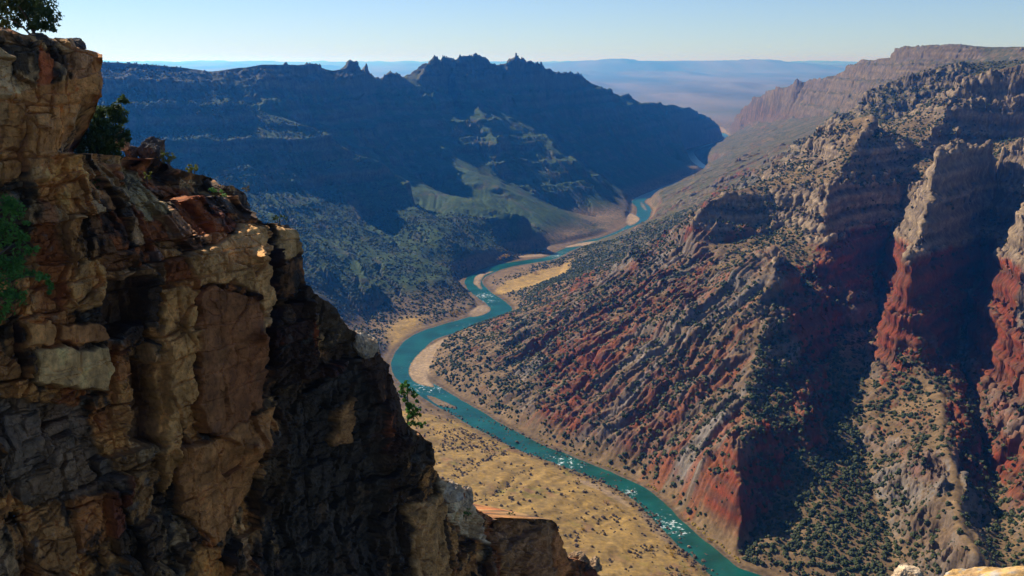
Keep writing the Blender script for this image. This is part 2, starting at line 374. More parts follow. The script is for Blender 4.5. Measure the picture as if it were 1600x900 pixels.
strat = fbm2(rc+n2*14, ra*.07, 34, 4, 121., .6)[..., None]
GC = mix(GC, mix(col(.27,.095,.045), col(.20,.07,.04), np.clip(.5+m2, 0, 1)), ribm[..., None]*sst(.08, .26, strat+.3*fbm2(GX, GY, 170, 2, 125.)[..., None])*.7)
GC = mix(GC, col(.33,.30,.27), ribm[..., None]*sst(.2, .36, -strat)*.4)
# scrub cover far away, where single bushes are smaller than a pixel
cover = np.clip(.55+.3*right+1.2*fbm2(GX, GY, 240, 4, 80.)-lap*.02, 0, 1)
dots = sst(.0, .35, fbm2(GX, GY, 11, 2, 83., .7)+.5*(cover-.45))
veg = dots*(1-.75*rk[..., 0])*sst(2600, 3400, GY)
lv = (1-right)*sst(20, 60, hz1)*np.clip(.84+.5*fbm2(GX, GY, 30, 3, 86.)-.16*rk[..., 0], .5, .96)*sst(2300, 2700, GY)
veg = (np.maximum(veg, lv)*sst(3, 12, hz1)*(1-far))[..., None]
benchv = right*sst(2900, 3300, GY)*(1-far)*sst(14, 40, hz1)*(1-.8*sst(.75, 1.1, slope2))*np.clip(.62+1.1*fbm2(GX, GY, 55, 4, 131., .65), .1, .95)
veg = np.maximum(veg, benchv[..., None])
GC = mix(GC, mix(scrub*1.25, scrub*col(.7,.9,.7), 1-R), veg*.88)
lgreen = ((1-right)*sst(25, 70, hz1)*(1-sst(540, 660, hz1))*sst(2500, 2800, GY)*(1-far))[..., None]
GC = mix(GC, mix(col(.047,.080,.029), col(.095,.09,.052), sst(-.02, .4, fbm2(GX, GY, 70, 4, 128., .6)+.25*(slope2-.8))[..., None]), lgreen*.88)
flat = ((1-sst(.22, .4, slope))*(1-sst(36, 60, hz1))*(GY < 1900)*(1-right))[..., None]
GC = mix(GC, mix(grass, mix(col(.20,.17,.06), col(.30,.17,.10), np.clip(.5+2*m2, 0, 1)), sst(.05, .4, fbm2(GX, GY, 75, 4, 141.))[..., None]*.75), flat)
def poly_mask(pts, soft=14):
    P = np.array([onz(p[0], p[1], 4)[:2] for p in pts]); n = len(P)
    sel = (GX > P[:, 0].min()-60) & (GX < P[:, 0].max()+60) & (GY > P[:, 1].min()-60) & (GY < P[:, 1].max()+60)
    x = GX[sel]+wob[sel]*3; y = GY[sel]+wob[sel]*3; ins = np.zeros(x.shape, bool); d = np.full(x.shape, 1e4)
    for k in range(n):
        a, b = P[k], P[(k+1) % n]
        ins ^= ((a[1] > y) != (b[1] > y)) & (x < (b[0]-a[0])*(y-a[1])/(b[1]-a[1]+1e-9)+a[0])
        e = b-a; t = np.clip(((x-a[0])*e[0]+(y-a[1])*e[1])/(e@e), 0, 1); d = np.minimum(d, np.hypot(x-a[0]-t*e[0], y-a[1]-t*e[1]))
    out = np.zeros(GX.shape, f32); out[sel] = sst(-soft, soft, np.where(ins, d, -d)); return out
MEADOW = np.maximum.reduce([poly_mask([(768,458),(790,440),(840,424),(892,412),(888,432),(850,446),(810,458)]), poly_mask([(600,520),(628,500),(668,498),(640,520),(612,540)], 20)])
GC = mix(GC, grass*1.1, MEADOW[..., None])
bankc = ((1-sst(1, 8, dn+m3[..., 0]*7))*(hz1 < 14))[..., None]
GC = mix(GC, sandc, np.maximum(bankc*.8, sand[..., None]))
GC = GC*(1-.5*(1-sst(.1, .9, hz1))*(rd < 200))[..., None]          # wet margin
# plains: pinkish desert with darker belts
pl = mix(col(.22,.195,.17), col(.10,.105,.095), np.clip(.5+1.6*fbm2(GX, GY*.25, 2600, 4, 90.), 0, 1)[..., None])
pl = mix(pl, col(.10,.12,.06), (sst(.25, .5, fbm2(GX, GY*.3, 1500, 3, 93.))*.6)[..., None])
GC = mix(GC, pl, np.where(inside, sst(10500, 12500, GY), sst(8000, 12000, GY))[..., None])
lum = GC.mean(-1, keepdims=True); GC = np.clip(lum+(GC-lum)*1.25, .004, 1)
GC = np.clip(GC*.62, .01, .8).astype(f32)

def grid_mesh(name, X, Y, Zz, cols=None, extra=None, flip=False):
    ny, nx = X.shape; co = np.empty((ny*nx, 3), f32); co[:, 0] = X.ravel(); co[:, 1] = Y.ravel(); co[:, 2] = Zz.ravel()
    i = np.arange(ny*nx, dtype=np.int32).reshape(ny, nx)
    q = np.stack([i[:-1, :-1], i[:-1, 1:], i[1:, 1:], i[1:, :-1]], -1).reshape(-1, 4)
    if flip: q = q[:, ::-1]
    return raw_mesh(name, co, np.ascontiguousarray(q), cols, extra)
def raw_mesh(name, co, q, cols=None, extra=None, smooth=True):
    me = bpy.data.meshes.new(name); k = q.shape[1]
    me.vertices.add(len(co)); me.vertices.foreach_set('co', np.ascontiguousarray(co, dtype=f32).ravel())
    me.loops.add(q.size); me.loops.foreach_set('vertex_index', q.ravel().astype(np.int32))
    me.polygons.add(len(q)); me.polygons.foreach_set('loop_start', np.arange(0, q.size, k, dtype=np.int32))
    me.polygons.foreach_set('use_smooth', np.full(len(q), smooth))
    if cols is not None:
        a = me.attributes.new('ground', 'FLOAT_COLOR', 'POINT'); c4 = np.ones((len(co), 4), f32); c4[:, :3] = cols.reshape(-1, 3); a.data.foreach_set('color', c4.ravel())
    for n, v in (extra or {}).items():
        a = me.attributes.new(n, 'FLOAT', 'POINT'); a.data.foreach_set('value', v.astype(f32).ravel())
    me.update(calc_edges=True); return me
SC = bpy.context.scene; COL = SC.collection
def link(name, me, mat=None, parent=None, **props):
    o = bpy.data.objects.new(name, me); COL.objects.link(o)
    if mat is not None and not me.materials: me.materials.append(mat)
    if parent is not None: o.parent = parent
    for k, v in props.items(): o[k] = v
    return o
# ------------------------------------------------------------------ node helpers
def new_mat(name):
    m = bpy.data.materials.new(name); m.use_nodes = True; nt = m.node_tree; nt.nodes.clear()
    out = nt.nodes.new('ShaderNodeOutputMaterial'); b = nt.nodes.new('ShaderNodeBsdfPrincipled'); nt.links.new(b.outputs[0], out.inputs[0])
    return m, nt, b, out
def nd(nt, t, **kw):
    n = nt.nodes.new(t)
    for k, v in kw.items():
        if k in n.inputs: n.inputs[k].default_value = v
        else: setattr(n, k, v)
    return n
def noise(nt, vec, scale, detail=6, rough=.6):
    n = nd(nt, 'ShaderNodeTexNoise'); n.inputs['Scale'].default_value = scale; n.inputs['Detail'].default_value = detail; n.inputs['Roughness'].default_value = rough
    nt.links.new(vec, n.inputs['Vector']); return n.outputs['Fac']
def ramp(nt, fac, stops):
    r = nd(nt, 'ShaderNodeValToRGB'); e = r.color_ramp.elements
    while len(e) < len(stops): e.new(.5)
    for el, (p, c) in zip(e, stops): el.position = p; el.color = (*c, 1) if len(c) == 3 else c
    nt.links.new(fac, r.inputs[0]); return r.outputs[0]
def mul(nt, a, b, fac=1.0, mode='MULTIPLY'):
    m = nd(nt, 'ShaderNodeMix', data_type='RGBA', blend_type=mode); m.inputs[0].default_value = fac
    nt.links.new(a, m.inputs[6])
    nt.links.new(b, m.inputs[7]); return m.outputs[2]
def land_mat():
    m, nt, b, out = new_mat('weathered_ground')
    a = nd(nt, 'ShaderNodeAttribute', attribute_name='ground'); g = nd(nt, 'ShaderNodeNewGeometry')
    n1 = noise(nt, g.outputs['Position'], .12, 8, .68); n2 = noise(nt, g.outputs['Position'], .022, 6, .6)
    c = mul(nt, a.outputs['Color'], ramp(nt, n1, [(.3, (.55,.55,.55)), (.7, (1.4,1.4,1.4))]))
    c = mul(nt, c, ramp(nt, n2, [(.3, (.8,.78,.75)), (.7, (1.18,1.18,1.2))]))
    nt.links.new(c, b.inputs['Base Color']); b.inputs['Roughness'].default_value = .92; b.inputs['Specular IOR Level'].default_value = .15
    bp = nd(nt, 'ShaderNodeBump'); bp.inputs['Strength'].default_value = .7; bp.inputs['Distance'].default_value = 1.8
    nt.links.new(n1, bp.inputs['Height']); nt.links.new(bp.outputs[0], b.inputs['Normal'])
    return m
M_LAND = land_mat()
# hard beds jut out of the steep walls, soft beds are undercut
nx_ = -sx/np.maximum(slope2, .05); ny_ = -sy/np.maximum(slope2, .05)
zb = hz1+n1*25+n2*7+GX*.03-GY*.02
def jut(T, o): q = (zb/T+o) % 1.0; return np.where(q < .72, q/.72, (1-q)/.28)-.5
thick = .6+.8*fbm2(GX, GY, 130, 2, 161.)
push = sst(.75, 1.5, slope2)*(1-.85*ribm)*sst(60, 110, hz1)*(GY < 9000)*right*(jut(47, 0)*11+jut(21, .3)*6*thick+jut(9.5, .6)*3)
push = push+sst(.7, 1.4, slope2)*sst(200, 300, hz1)*(1-right)*(GY < 9000)*(jut(60, 0)*9+jut(26, .4)*5)
wallcol = (sst(.7, 1.3, slope2)*(1-.8*ribm)*sst(60, 110, hz1))[..., None]
GC = GC*mix(1, np.clip(.72+.62*(jut(47, .1)+.6*jut(21, .4)+.5*jut(9.5, .7)+.5)[..., None], .55, 1.3), wallcol*.8).astype(f32)
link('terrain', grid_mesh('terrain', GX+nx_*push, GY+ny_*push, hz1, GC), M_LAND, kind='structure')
# ------------------------------------------------------------------ the near cliff on the left
CPTS = [(-420,-40,48),(-420,240,47),(-420,600,45),(-420,900,44),(0,48,61),(0,100,59),(0,150,58),(0,240,57),(80,66,64),(80,120,62),(155,88,66),(157,150,65),(110,180,64),(112,205,64),(88,236,62),(60,200,60),
 (95,244,72),(150,248,80),(215,246,86),(262,258,87),(330,276,88),(60,275,60),(120,300,66),(160,280,72),(200,300,75),(260,290,82),(300,300,82),(345,300,85),(110,345,63),(200,345,70),(330,345,80),(385,310,87),(400,345,83),
 (0,320,56),(0,480,55),(0,700,54),(0,900,53),(0,1250,52),(100,400,62),(100,600,61),(100,900,60),(200,400,68),(200,600,67),(200,900,66),(200,1250,65),(300,400,74),(300,700,73),(300,900,72),(400,400,78),(404,520,79),(404,700,79),(404,900,79),
 (418,370,86),(420,480,88),(424,620,89),(424,800,89),(440,360,86),(475,372,87),(478,440,88),(460,600,90),(470,900,90),(470,1250,90),(530,490,94),(550,600,96),(560,900,98),(590,545,101),(606,580,102),(612,640,102),(600,900,104),
 (650,680,108),(672,720,112),(650,900,112),(690,765,122),(700,850,122),(740,795,130),(740,900,132),(770,815,150),(860,815,160),(880,850,162),(800,900,158),(880,900,165),(940,905,170),(760,1250,140),(1000,1000,175),(1050,1250,175)]
gxs, gys = 171, 137                                              # 10 px cells from (-620,-60)
Dm = np.full((gys, gxs), 80.); Fx = np.zeros((gys, gxs), bool); Fv = np.zeros((gys, gxs))
for a, b, d in CPTS:
    i, j = int(round((a+620)/10)), int(round((b+60)/10)); Fx[j, i] = True; Fv[j, i] = d
Dm[:] = np.interp(np.arange(gxs)*10-620, [-620, 0, 400, 600, 900, 1080], [45, 56, 80, 102, 165, 178])[None]
for k in range(1500):
    Dm[Fx] = Fv[Fx]; p = np.pad(Dm, 1, mode='edge'); Dm = .25*(p[:-2, 1:-1]+p[2:, 1:-1]+p[1:-1, :-2]+p[1:-1, 2:])
Dm[Fx] = Fv[Fx]
def cliffD(px, py):
    u = np.clip((px+620)/10, 0, gxs-1.001); v = np.clip((py+60)/10, 0, gys-1.001); i = u.astype(int); j = v.astype(int); a = u-i; b = v-j
    return (Dm[j, i]*(1-a)+Dm[j, i+1]*a)*(1-b)+(Dm[j+1, i]*(1-a)+Dm[j+1, i+1]*a)*b
SIL = np.array([(10,-330),(30,-150),(46,-10),(50,20),(55,45),(60,75),(64,105),(70,120),(77,132),(81,145),(85,158),(95,160),(110,157),(125,160),(148,157),(160,150),(167,128),(176,118),(195,112),(208,116),(222,106),(236,92),(241,100),
 (244,205),(247,248),(254,262),(262,278),(268,300),(275,328),(288,343),(294,372),(300,382),(312,386),(330,394),(343,404),(348,410),(350,454),(358,460),(370,470),(395,476),(440,478),(452,484),(460,490),(480,527),(505,540),(525,566),
 (535,585),(555,593),(570,606),(600,612),(615,621),(650,626),(668,638),(676,652),(690,670),(730,676),(748,690),(755,712),(770,722),(785,735),(800,752),(809,768),(811,862),(825,871),(840,880),(858,884),(872,890),(878,915),(886,920),(900,938),(1000,990),(1250,1050)], float)
pys = np.concatenate([np.arange(12, 940, 1.25), np.arange(940, 1250, 12)])
ucol = np.concatenate([np.linspace(-420, -60, 40, endpoint=False), np.arange(-60, 1052, 1.5)])
sil = np.interp(pys, SIL[:, 0], SIL[:, 1]); left = -420.
PX = np.minimum(ucol[None], sil[:, None]); PX = np.concatenate([PX, sil[:, None]], 1); PY = np.repeat(pys[:, None], PX.shape[1], 1); DD = cliffD(PX, PY)
cv = (450-PY)/F; ck = DD/(CP+cv*SP); cx = (PX-800)/F*ck; cyy = DD; cz = H+(-SP+cv*CP)*ck
bk = np.concatenate([np.linspace(.15, 3, 14), 3*np.exp(np.linspace(.15, math.log(30), 16))])
cx = np.concatenate([cx, cx[:, -1:]-.5*bk], 1); cyy = np.concatenate([cyy, cyy[:, -1:]+.87*bk], 1); cz = np.concatenate([cz, cz[:, -1:]-.30*bk], 1)
near = np.concatenate([1-.7*(1-sst(0, 55, sil[:, None]-PX)), np.full((len(pys), len(bk)), .3)], 1)
class Beds:
    def __init__(s, hmin, hmax, wmin, wmax, seed):
        r = np.random.default_rng(seed); s.b = 470+np.cumsum(r.uniform(hmin, hmax, int(280/hmin))); n = len(s.b)+1
        s.w = r.uniform(wmin, wmax, n); s.o = r.uniform(0, 50, n); s.T = r.random((8192, 5)).astype(f32)
    def __call__(s, u, z):
        i = np.clip(np.searchsorted(s.b, z), 1, len(s.b)-1); lo = s.b[i-1]; hi = s.b[i]; c = (u+s.o[i])/s.w[i]; ci = np.floor(c); fr = c-ci
        h = ((i*7919+ci.astype(np.int64)*104729) % 8192).astype(int)
        ed = np.minimum(np.minimum(fr, 1-fr)*s.w[i], np.minimum(z-lo, hi-z))
        return s.T[h], ed, fr, (z-lo)/(hi-lo)
def cell(u, v, seed):
    """random plate under each point: its numbers, offset from its centre, distance to its edge"""
    T = np.random.default_rng(seed).random((4096, 6)).astype(f32); iu = np.floor(u).astype(np.int64); iv = np.floor(v).astype(np.int64)
    f1 = np.full(u.shape, 9., f32); f2 = np.full(u.shape, 9., f32); R_ = np.zeros(u.shape, np.int32); ou = np.zeros(u.shape, f32); ov = np.zeros(u.shape, f32)
    for a in (-1, 0, 1):
        for b in (-1, 0, 1):
            h = ((iu+a)*7919+(iv+b)*104729) % 4096; t = T[h]; du = u-(iu+a+.1+.8*t[..., 0]); dv = v-(iv+b+.1+.8*t[..., 1]); d = np.maximum(np.abs(du), np.abs(dv))*.6+np.hypot(du, dv)*.4
            w = d < f1; f2 = np.where(w, f1, np.minimum(f2, d)); f1 = np.where(w, d, f1); R_ = np.where(w, h, R_).astype(np.int32); ou = np.where(w, du, ou); ov = np.where(w, dv, ov)
    return T[R_], ou, ov, f2-f1
def rock_face(x, y, z, k=1.0):
    """outward push and colour of jointed, bedded sandstone at world positions"""
    s = .4*x+.92*y
    wa = fbm3(x, y, z, 5., 3, 3.); wb = fbm3(x, y, z, 5., 3, 9.)
    s2 = s+wa*.5+.1*(z-680); z2 = z+.06*s+wb*.5
    A, ea, fa, ga = Beds(5, 15, 4, 11, 1)(s2, z2); B, eb, fb, gb = Beds(1.3, 5.5, 1.6, 6, 2)(s2+.3*wb, z2); Cc, ec, fc, gc = Beds(.3, 1.3, .5, 2.4, 3)(s2+.6*wb, z2+.2*wa)
    rub = sst(-.1, .35, fbm3(x, y, z, 9., 2, 14.))
    plates = 0
    for sc, am, sd_, asp in ((4.2, 1.5, 11, .75), (1.5, .55, 12, 1.2), (.55, .22, 13, 1.4), (.24, .08, 14, 1.2)):
        t, ou, ov, ef = cell((s2+.1*wb*sc)/(sc*asp)+sd_, (z2+.1*wa*sc)/(sc/asp**.5), sd_)
        plates = plates+am*((t[..., 2]-.5)+(t[..., 3]-.5)*1.5*ou+(t[..., 4]-.35)*1.5*ov)-am*.3*(1-sst(0, .06, ef))
    d = (A[..., 0]-.5)*2.6+(B[..., 0]-.5)*1.1*np.where(A[..., 3] > .62, .25, 1.1)+(fb-.5)*(B[..., 1]-.5)*1.1+(gb-.5)*(B[..., 2]-.5)*.8
    d = d-.45*(1-sst(0, .16, eb))*(B[..., 3] > .3)+((Cc[..., 0]-.5)*.55-.16*(1-sst(0, .07, ec)))*(.15+.85*rub)+fbm3(x, y, z, .8, 3, 21., .62)*.12+np.abs(fbm3(x, y, z, 5., 3, 27.))*.9+plates+fbm3(x, y, z, 14., 2, 31.)*1.2
    pal = np.array([(.55,.36,.17),(.52,.29,.11),(.46,.24,.085),(.46,.25,.10),(.27,.13,.055),(.20,.10,.055),(.30,.075,.03),(.06,.05,.042),(.60,.43,.25),(.16,.10,.06)], f32)
    c = pal[(B[..., 4]*9.99).astype(int)]*.45+pal[(A[..., 4]*9.99).astype(int)]*.55
    c = c*(.75+.5*Cc[..., 4:5])
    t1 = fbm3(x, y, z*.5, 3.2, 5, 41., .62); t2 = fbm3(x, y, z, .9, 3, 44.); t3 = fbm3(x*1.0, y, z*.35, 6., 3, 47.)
    shade_bias = sst(65.5, 69, s)*(1-sst(106, 114, s))*.34  # spreads the dark stain to paint shade on the turned-away face
    dark = sst(.0, .2, t1+.35*t2+shade_bias+.02)
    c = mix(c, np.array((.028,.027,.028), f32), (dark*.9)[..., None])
    c = mix(c, np.array((.30,.085,.03), f32), (sst(.16, .34, t3)*(1-dark)*.65)[..., None])
    c = mix(c, np.array((.16,.18,.20), f32), (sst(.24, .40, fbm3(x, y, z, 2.1, 4, 51., .65))*.5)[..., None])
    return d*k, c
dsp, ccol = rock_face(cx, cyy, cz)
dsp = dsp*near
nrm = np.array((.74, -.66, .14)); nrm /= np.linalg.norm(nrm)
# the larger slabs, buttresses, clefts and stained faces of this cliff: outline, push, roughness left, stone; clefts and turned-away face have shade painted in dark
SLABS = [([(300,455),(330,445),(385,470),(409,520),(396,620),(370,692),(330,682),(300,640)], 1.3, .22, (.27,.125,.06)), ([(370,350),(411,352),(413,470),(402,520),(385,460),(350,440),(300,450),(280,400),(330,380)], .9, .55, (.60,.38,.18)),
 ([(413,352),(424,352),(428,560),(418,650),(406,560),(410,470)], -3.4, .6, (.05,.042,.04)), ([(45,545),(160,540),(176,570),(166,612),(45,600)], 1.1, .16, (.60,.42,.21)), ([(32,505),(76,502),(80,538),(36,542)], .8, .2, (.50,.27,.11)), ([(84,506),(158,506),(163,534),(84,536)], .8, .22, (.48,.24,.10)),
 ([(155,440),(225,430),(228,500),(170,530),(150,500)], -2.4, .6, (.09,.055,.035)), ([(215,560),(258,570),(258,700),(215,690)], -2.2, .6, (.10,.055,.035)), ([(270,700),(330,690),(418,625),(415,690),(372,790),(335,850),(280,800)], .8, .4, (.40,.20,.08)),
 ([(250,450),(298,450),(296,640),(262,780),(245,600)], .7, .5, (.55,.32,.13)), ([(628,790),(690,772),(703,905),(640,905)], .8, .6, (.46,.28,.13)), ([(765,818),(862,813),(886,880),(880,905),(780,905)], .6, .7, (.32,.19,.11)), ([(862,820),(886,862),(888,905),(862,905)], .4, .5, (.46,.21,.09)),
 ([(683,748),(746,795),(752,850),(720,830),(690,790)], .5, .9, (.62,.52,.40)), ([(290,858),(340,850),(352,905),(288,905)], .6, .5, (.52,.26,.08)), ([(46,76),(73,80),(76,165),(50,150)], .2, .6, (.42,.12,.045)), ([(0,150),(150,112),(157,150),(112,176),(112,200),(86,236),(0,292)], .4, .7, (.52,.27,.10)),
 ([(58,250),(92,245),(116,290),(132,340),(95,332),(38,302)], .2, 1.1, (.62,.33,.12)), ([(165,250),(232,268),(262,330),(236,346),(190,312)], 0, .9, (.36,.30,.17)), ([(428,350),(470,362),(474,395),(432,410)], .5, .7, (.50,.34,.17)), ([(95,440),(125,400),(160,420),(150,480),(100,490)], .5, .6, (.55,.33,.14)),
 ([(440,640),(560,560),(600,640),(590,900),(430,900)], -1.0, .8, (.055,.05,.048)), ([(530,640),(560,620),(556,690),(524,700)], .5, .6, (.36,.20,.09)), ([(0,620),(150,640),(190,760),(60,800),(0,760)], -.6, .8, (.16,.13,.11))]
_w = fbm2(PX, PY, 22, 3, 77.)*9; _r = np.concatenate([PX+_w, np.repeat(sil[:, None]+60, len(bk), 1)], 1); _q = np.concatenate([PY+fbm2(PX, PY, 25, 3, 79.)*9, np.repeat(pys[:, None], len(bk), 1)], 1)
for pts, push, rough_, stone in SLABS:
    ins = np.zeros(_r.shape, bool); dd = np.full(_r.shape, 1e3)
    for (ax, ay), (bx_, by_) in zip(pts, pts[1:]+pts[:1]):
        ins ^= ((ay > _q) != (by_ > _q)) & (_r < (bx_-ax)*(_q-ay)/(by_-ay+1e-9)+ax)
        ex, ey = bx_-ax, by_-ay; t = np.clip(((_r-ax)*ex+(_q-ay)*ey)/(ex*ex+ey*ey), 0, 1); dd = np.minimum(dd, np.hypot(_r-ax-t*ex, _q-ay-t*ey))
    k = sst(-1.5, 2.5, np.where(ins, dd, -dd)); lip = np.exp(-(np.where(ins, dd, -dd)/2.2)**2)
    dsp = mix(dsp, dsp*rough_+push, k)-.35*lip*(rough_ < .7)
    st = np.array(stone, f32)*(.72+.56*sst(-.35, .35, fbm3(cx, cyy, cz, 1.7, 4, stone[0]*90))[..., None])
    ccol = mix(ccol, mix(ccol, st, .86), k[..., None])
ccol = np.clip(ccol*np.array((1.14, .97, .72), f32), .01, .72)
cx = cx+dsp*nrm[0]; cyy = cyy+dsp*nrm[1]; cz = cz+dsp*nrm[2]+fbm3(cx, cyy, cz, 1.6, 3, 61.)*.25
def cliff_mat(name, sc=1.0):
    m, nt, b, out = new_mat(name)
    a = nd(nt, 'ShaderNodeAttribute', attribute_name='ground'); g = nd(nt, 'ShaderNodeNewGeometry')
    n1 = noise(nt, g.outputs['Position'], 2.2*sc, 9, .7); n2 = noise(nt, g.outputs['Position'], .35*sc, 6, .65)
    c = mul(nt, a.outputs['Color'], ramp(nt, n1, [(.28, (.45,.42,.42)), (.5, (1,1,1)), (.72, (1.45,1.4,1.35))]))
    c = mul(nt, c, ramp(nt, n2, [(.3, (.7,.68,.66)), (.7, (1.25,1.25,1.25))]))
    nt.links.new(c, b.inputs['Base Color']); b.inputs['Roughness'].default_value = .9; b.inputs['Specular IOR Level'].default_value = .2
    bp = nd(nt, 'ShaderNodeBump'); bp.inputs['Strength'].default_value = .9; bp.inputs['Distance'].default_value = .12/sc
    nt.links.new(n1, bp.inputs['Height']); nt.links.new(bp.outputs[0], b.inputs['Normal']); return m
M_CLIFF = cliff_mat('bedded_sandstone')
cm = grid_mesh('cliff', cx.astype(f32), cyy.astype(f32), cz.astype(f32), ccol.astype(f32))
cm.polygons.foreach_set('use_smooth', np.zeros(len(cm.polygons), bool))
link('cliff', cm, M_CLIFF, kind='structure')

# ------------------------------------------------------------------ rocks
def ico(n):
    t = (1+5**.5)/2
    v = [(-1,t,0),(1,t,0),(-1,-t,0),(1,-t,0),(0,-1,t),(0,1,t),(0,-1,-t),(0,1,-t),(t,0,-1),(t,0,1),(-t,0,-1),(-t,0,1)]
    fcs = [(0,11,5),(0,5,1),(0,1,7),(0,7,10),(0,10,11),(1,5,9),(5,11,4),(11,10,2),(10,7,6),(7,1,8),(3,9,4),(3,4,2),(3,2,6),(3,6,8),(3,8,9),(4,9,5),(2,4,11),(6,2,10),(8,6,7),(9,8,1)]
    v = [np.array(p)/np.linalg.norm(p) for p in v]
    for _ in range(n):
        cache = {}; nf = []
        def mid(a, b):
            k = (min(a, b), max(a, b))
            if k not in cache: p = v[a]+v[b]; v.append(p/np.linalg.norm(p)); cache[k] = len(v)-1
            return cache[k]
        for a, b, c in fcs:
            x, y, z = mid(a, b), mid(b, c), mid(c, a); nf += [(a,x,z),(b,y,x),(c,z,y),(x,y,z)]
        fcs = nf
    return np.array(v, f32), np.array(fcs, np.int32)
IC4, IF4 = ico(5)
def boulder(name, base, size, seed, pal, rot=0., cuts=9, **props):
    r = np.random.default_rng(seed); v = IC4.copy()
    v = np.sign(v)*np.abs(v)**.75
    for _ in range(cuts):
        n = r.normal(size=3); n /= np.linalg.norm(n); d = r.uniform(.5, .85); e = v@n-d; v = v-np.where(e > 0, e, 0)[:, None]*n*.92
    v = v*np.array(size, f32)*.62
    v = v+(IC4*(fbm3(IC4[:, 0]*3+seed, IC4[:, 1]*3, IC4[:, 2]*3, 2., 5, seed*1.3, .6)*.28*min(size))[:, None])
    c, s = math.cos(rot), math.sin(rot); v = np.column_stack([v[:, 0]*c-v[:, 1]*s, v[:, 0]*s+v[:, 1]*c, v[:, 2]-v[:, 2].min()-.12*size[2]])
    k = fbm3(v[:, 0], v[:, 1], v[:, 2], min(size)*.5, 4, seed*.7, .6); k2 = fbm3(v[:, 0], v[:, 1], v[:, 2], min(size)*.25, 3, seed*1.9)
    cc = mix(np.array(pal[0], f32), np.array(pal[1], f32), sst(-.2, .25, k)[:, None]); cc = mix(cc, np.array(pal[2], f32), (sst(.08, .25, k2)*.8)[:, None])
    me = raw_mesh(name, v.astype(f32), IF4, cc.astype(f32), smooth=False)
    o = link(name, me, M_BOULDER, **props); o.location = base; return o
M_BOULDER = cliff_mat('boulder_stone', 1.4)
BUFF = ((.36,.25,.14), (.22,.13,.07), (.05,.048,.045)); DARK = ((.07,.06,.055), (.16,.11,.07), (.03,.03,.03)); PALE = ((.55,.42,.27), (.40,.27,.15), (.2,.17,.14)); LICH = ((.55,.33,.11), (.38,.24,.12), (.30,.30,.27))
def B(px, py, D, wpx, hpx, seed, pal, label, rot=.3, depth=1.0, cuts=9, name='boulder'):
    s = D/F/.98
    boulder(name, at(px, py, D), (wpx*s, wpx*s*depth, hpx*s), seed, pal, rot, cuts, label=label, category='boulder')
B(236, 248, 85.5, 38, 30, 11, DARK, 'blocky dark boulder standing on the ledge, largest one there')
B(207, 248, 85, 20, 16, 12, DARK, 'small grey boulder just left of the blocky dark boulder on the ledge')
B(191, 232, 83, 20, 32, 13, BUFF, 'upright brown rock slab leaning beside the dark tree under the overhang', .8, .6)
B(572, 556, 100, 34, 44, 14, PALE, 'pale sunlit pointed boulder perched on the cliff edge above the river', .5, .8)
B(372, 336, 86, 30, 34, 15, DARK, 'rounded dark boulder at the cliff edge below the grey brush', .2)
B(106, 78, 65.5, 42, 20, 16, DARK, 'low rounded dark boulder on top of the overhanging block', .4, .9)
B(66, 72, 63.5, 40, 18, 17, DARK, 'flat dark boulder at the foot of the juniper on the overhang')
B(705, 775, 123, 40, 34, 18, PALE, 'whitish sunlit boulder topping the lower pinnacle', .9, .8)
B(728, 790, 128, 20, 34, 19, PALE, 'slim pale boulder right of the whitish pinnacle top', .1, .8)
B(1566, 960, 15, 250, 76, 20, LICH, 'broad orange lichen covered rim rock in the bottom right corner', .15, .8, 12)
B(1412, 915, 40, 44, 34, 21, PALE, 'small pale rock at the bottom edge left of the orange rim rock', .4)
for k, (px, py, s, t) in enumerate(((808,692,5.5,'dark round boulder in the green river left of the wide rapid'), (638.5,621.5,3.5,'small dark boulder in the white riffle beside the gravel island'),
        (853,726,6,'dark boulder on the left bank at the head of the wide rapid'), (988,768,4,'pale boulder in the river at the narrow white chute'), (1076,855,4,'pale boulder alone in the calm green water below the last rapid'))):
    q = onz(px, py); boulder('boulder', (q[0], q[1], -.6), (s, s, s*.75), 30+k, DARK if k < 3 else PALE, k*.7, label=t, category='boulder')
B(905, 893, 166, 26, 30, 22, BUFF, 'ruddy rock knob beyond the end of the flat topped outcrop', .2)
B(927, 896, 168, 26, 26, 23, BUFF, 'last brown rock knob at the bottom edge below the dry grass', 1.2)

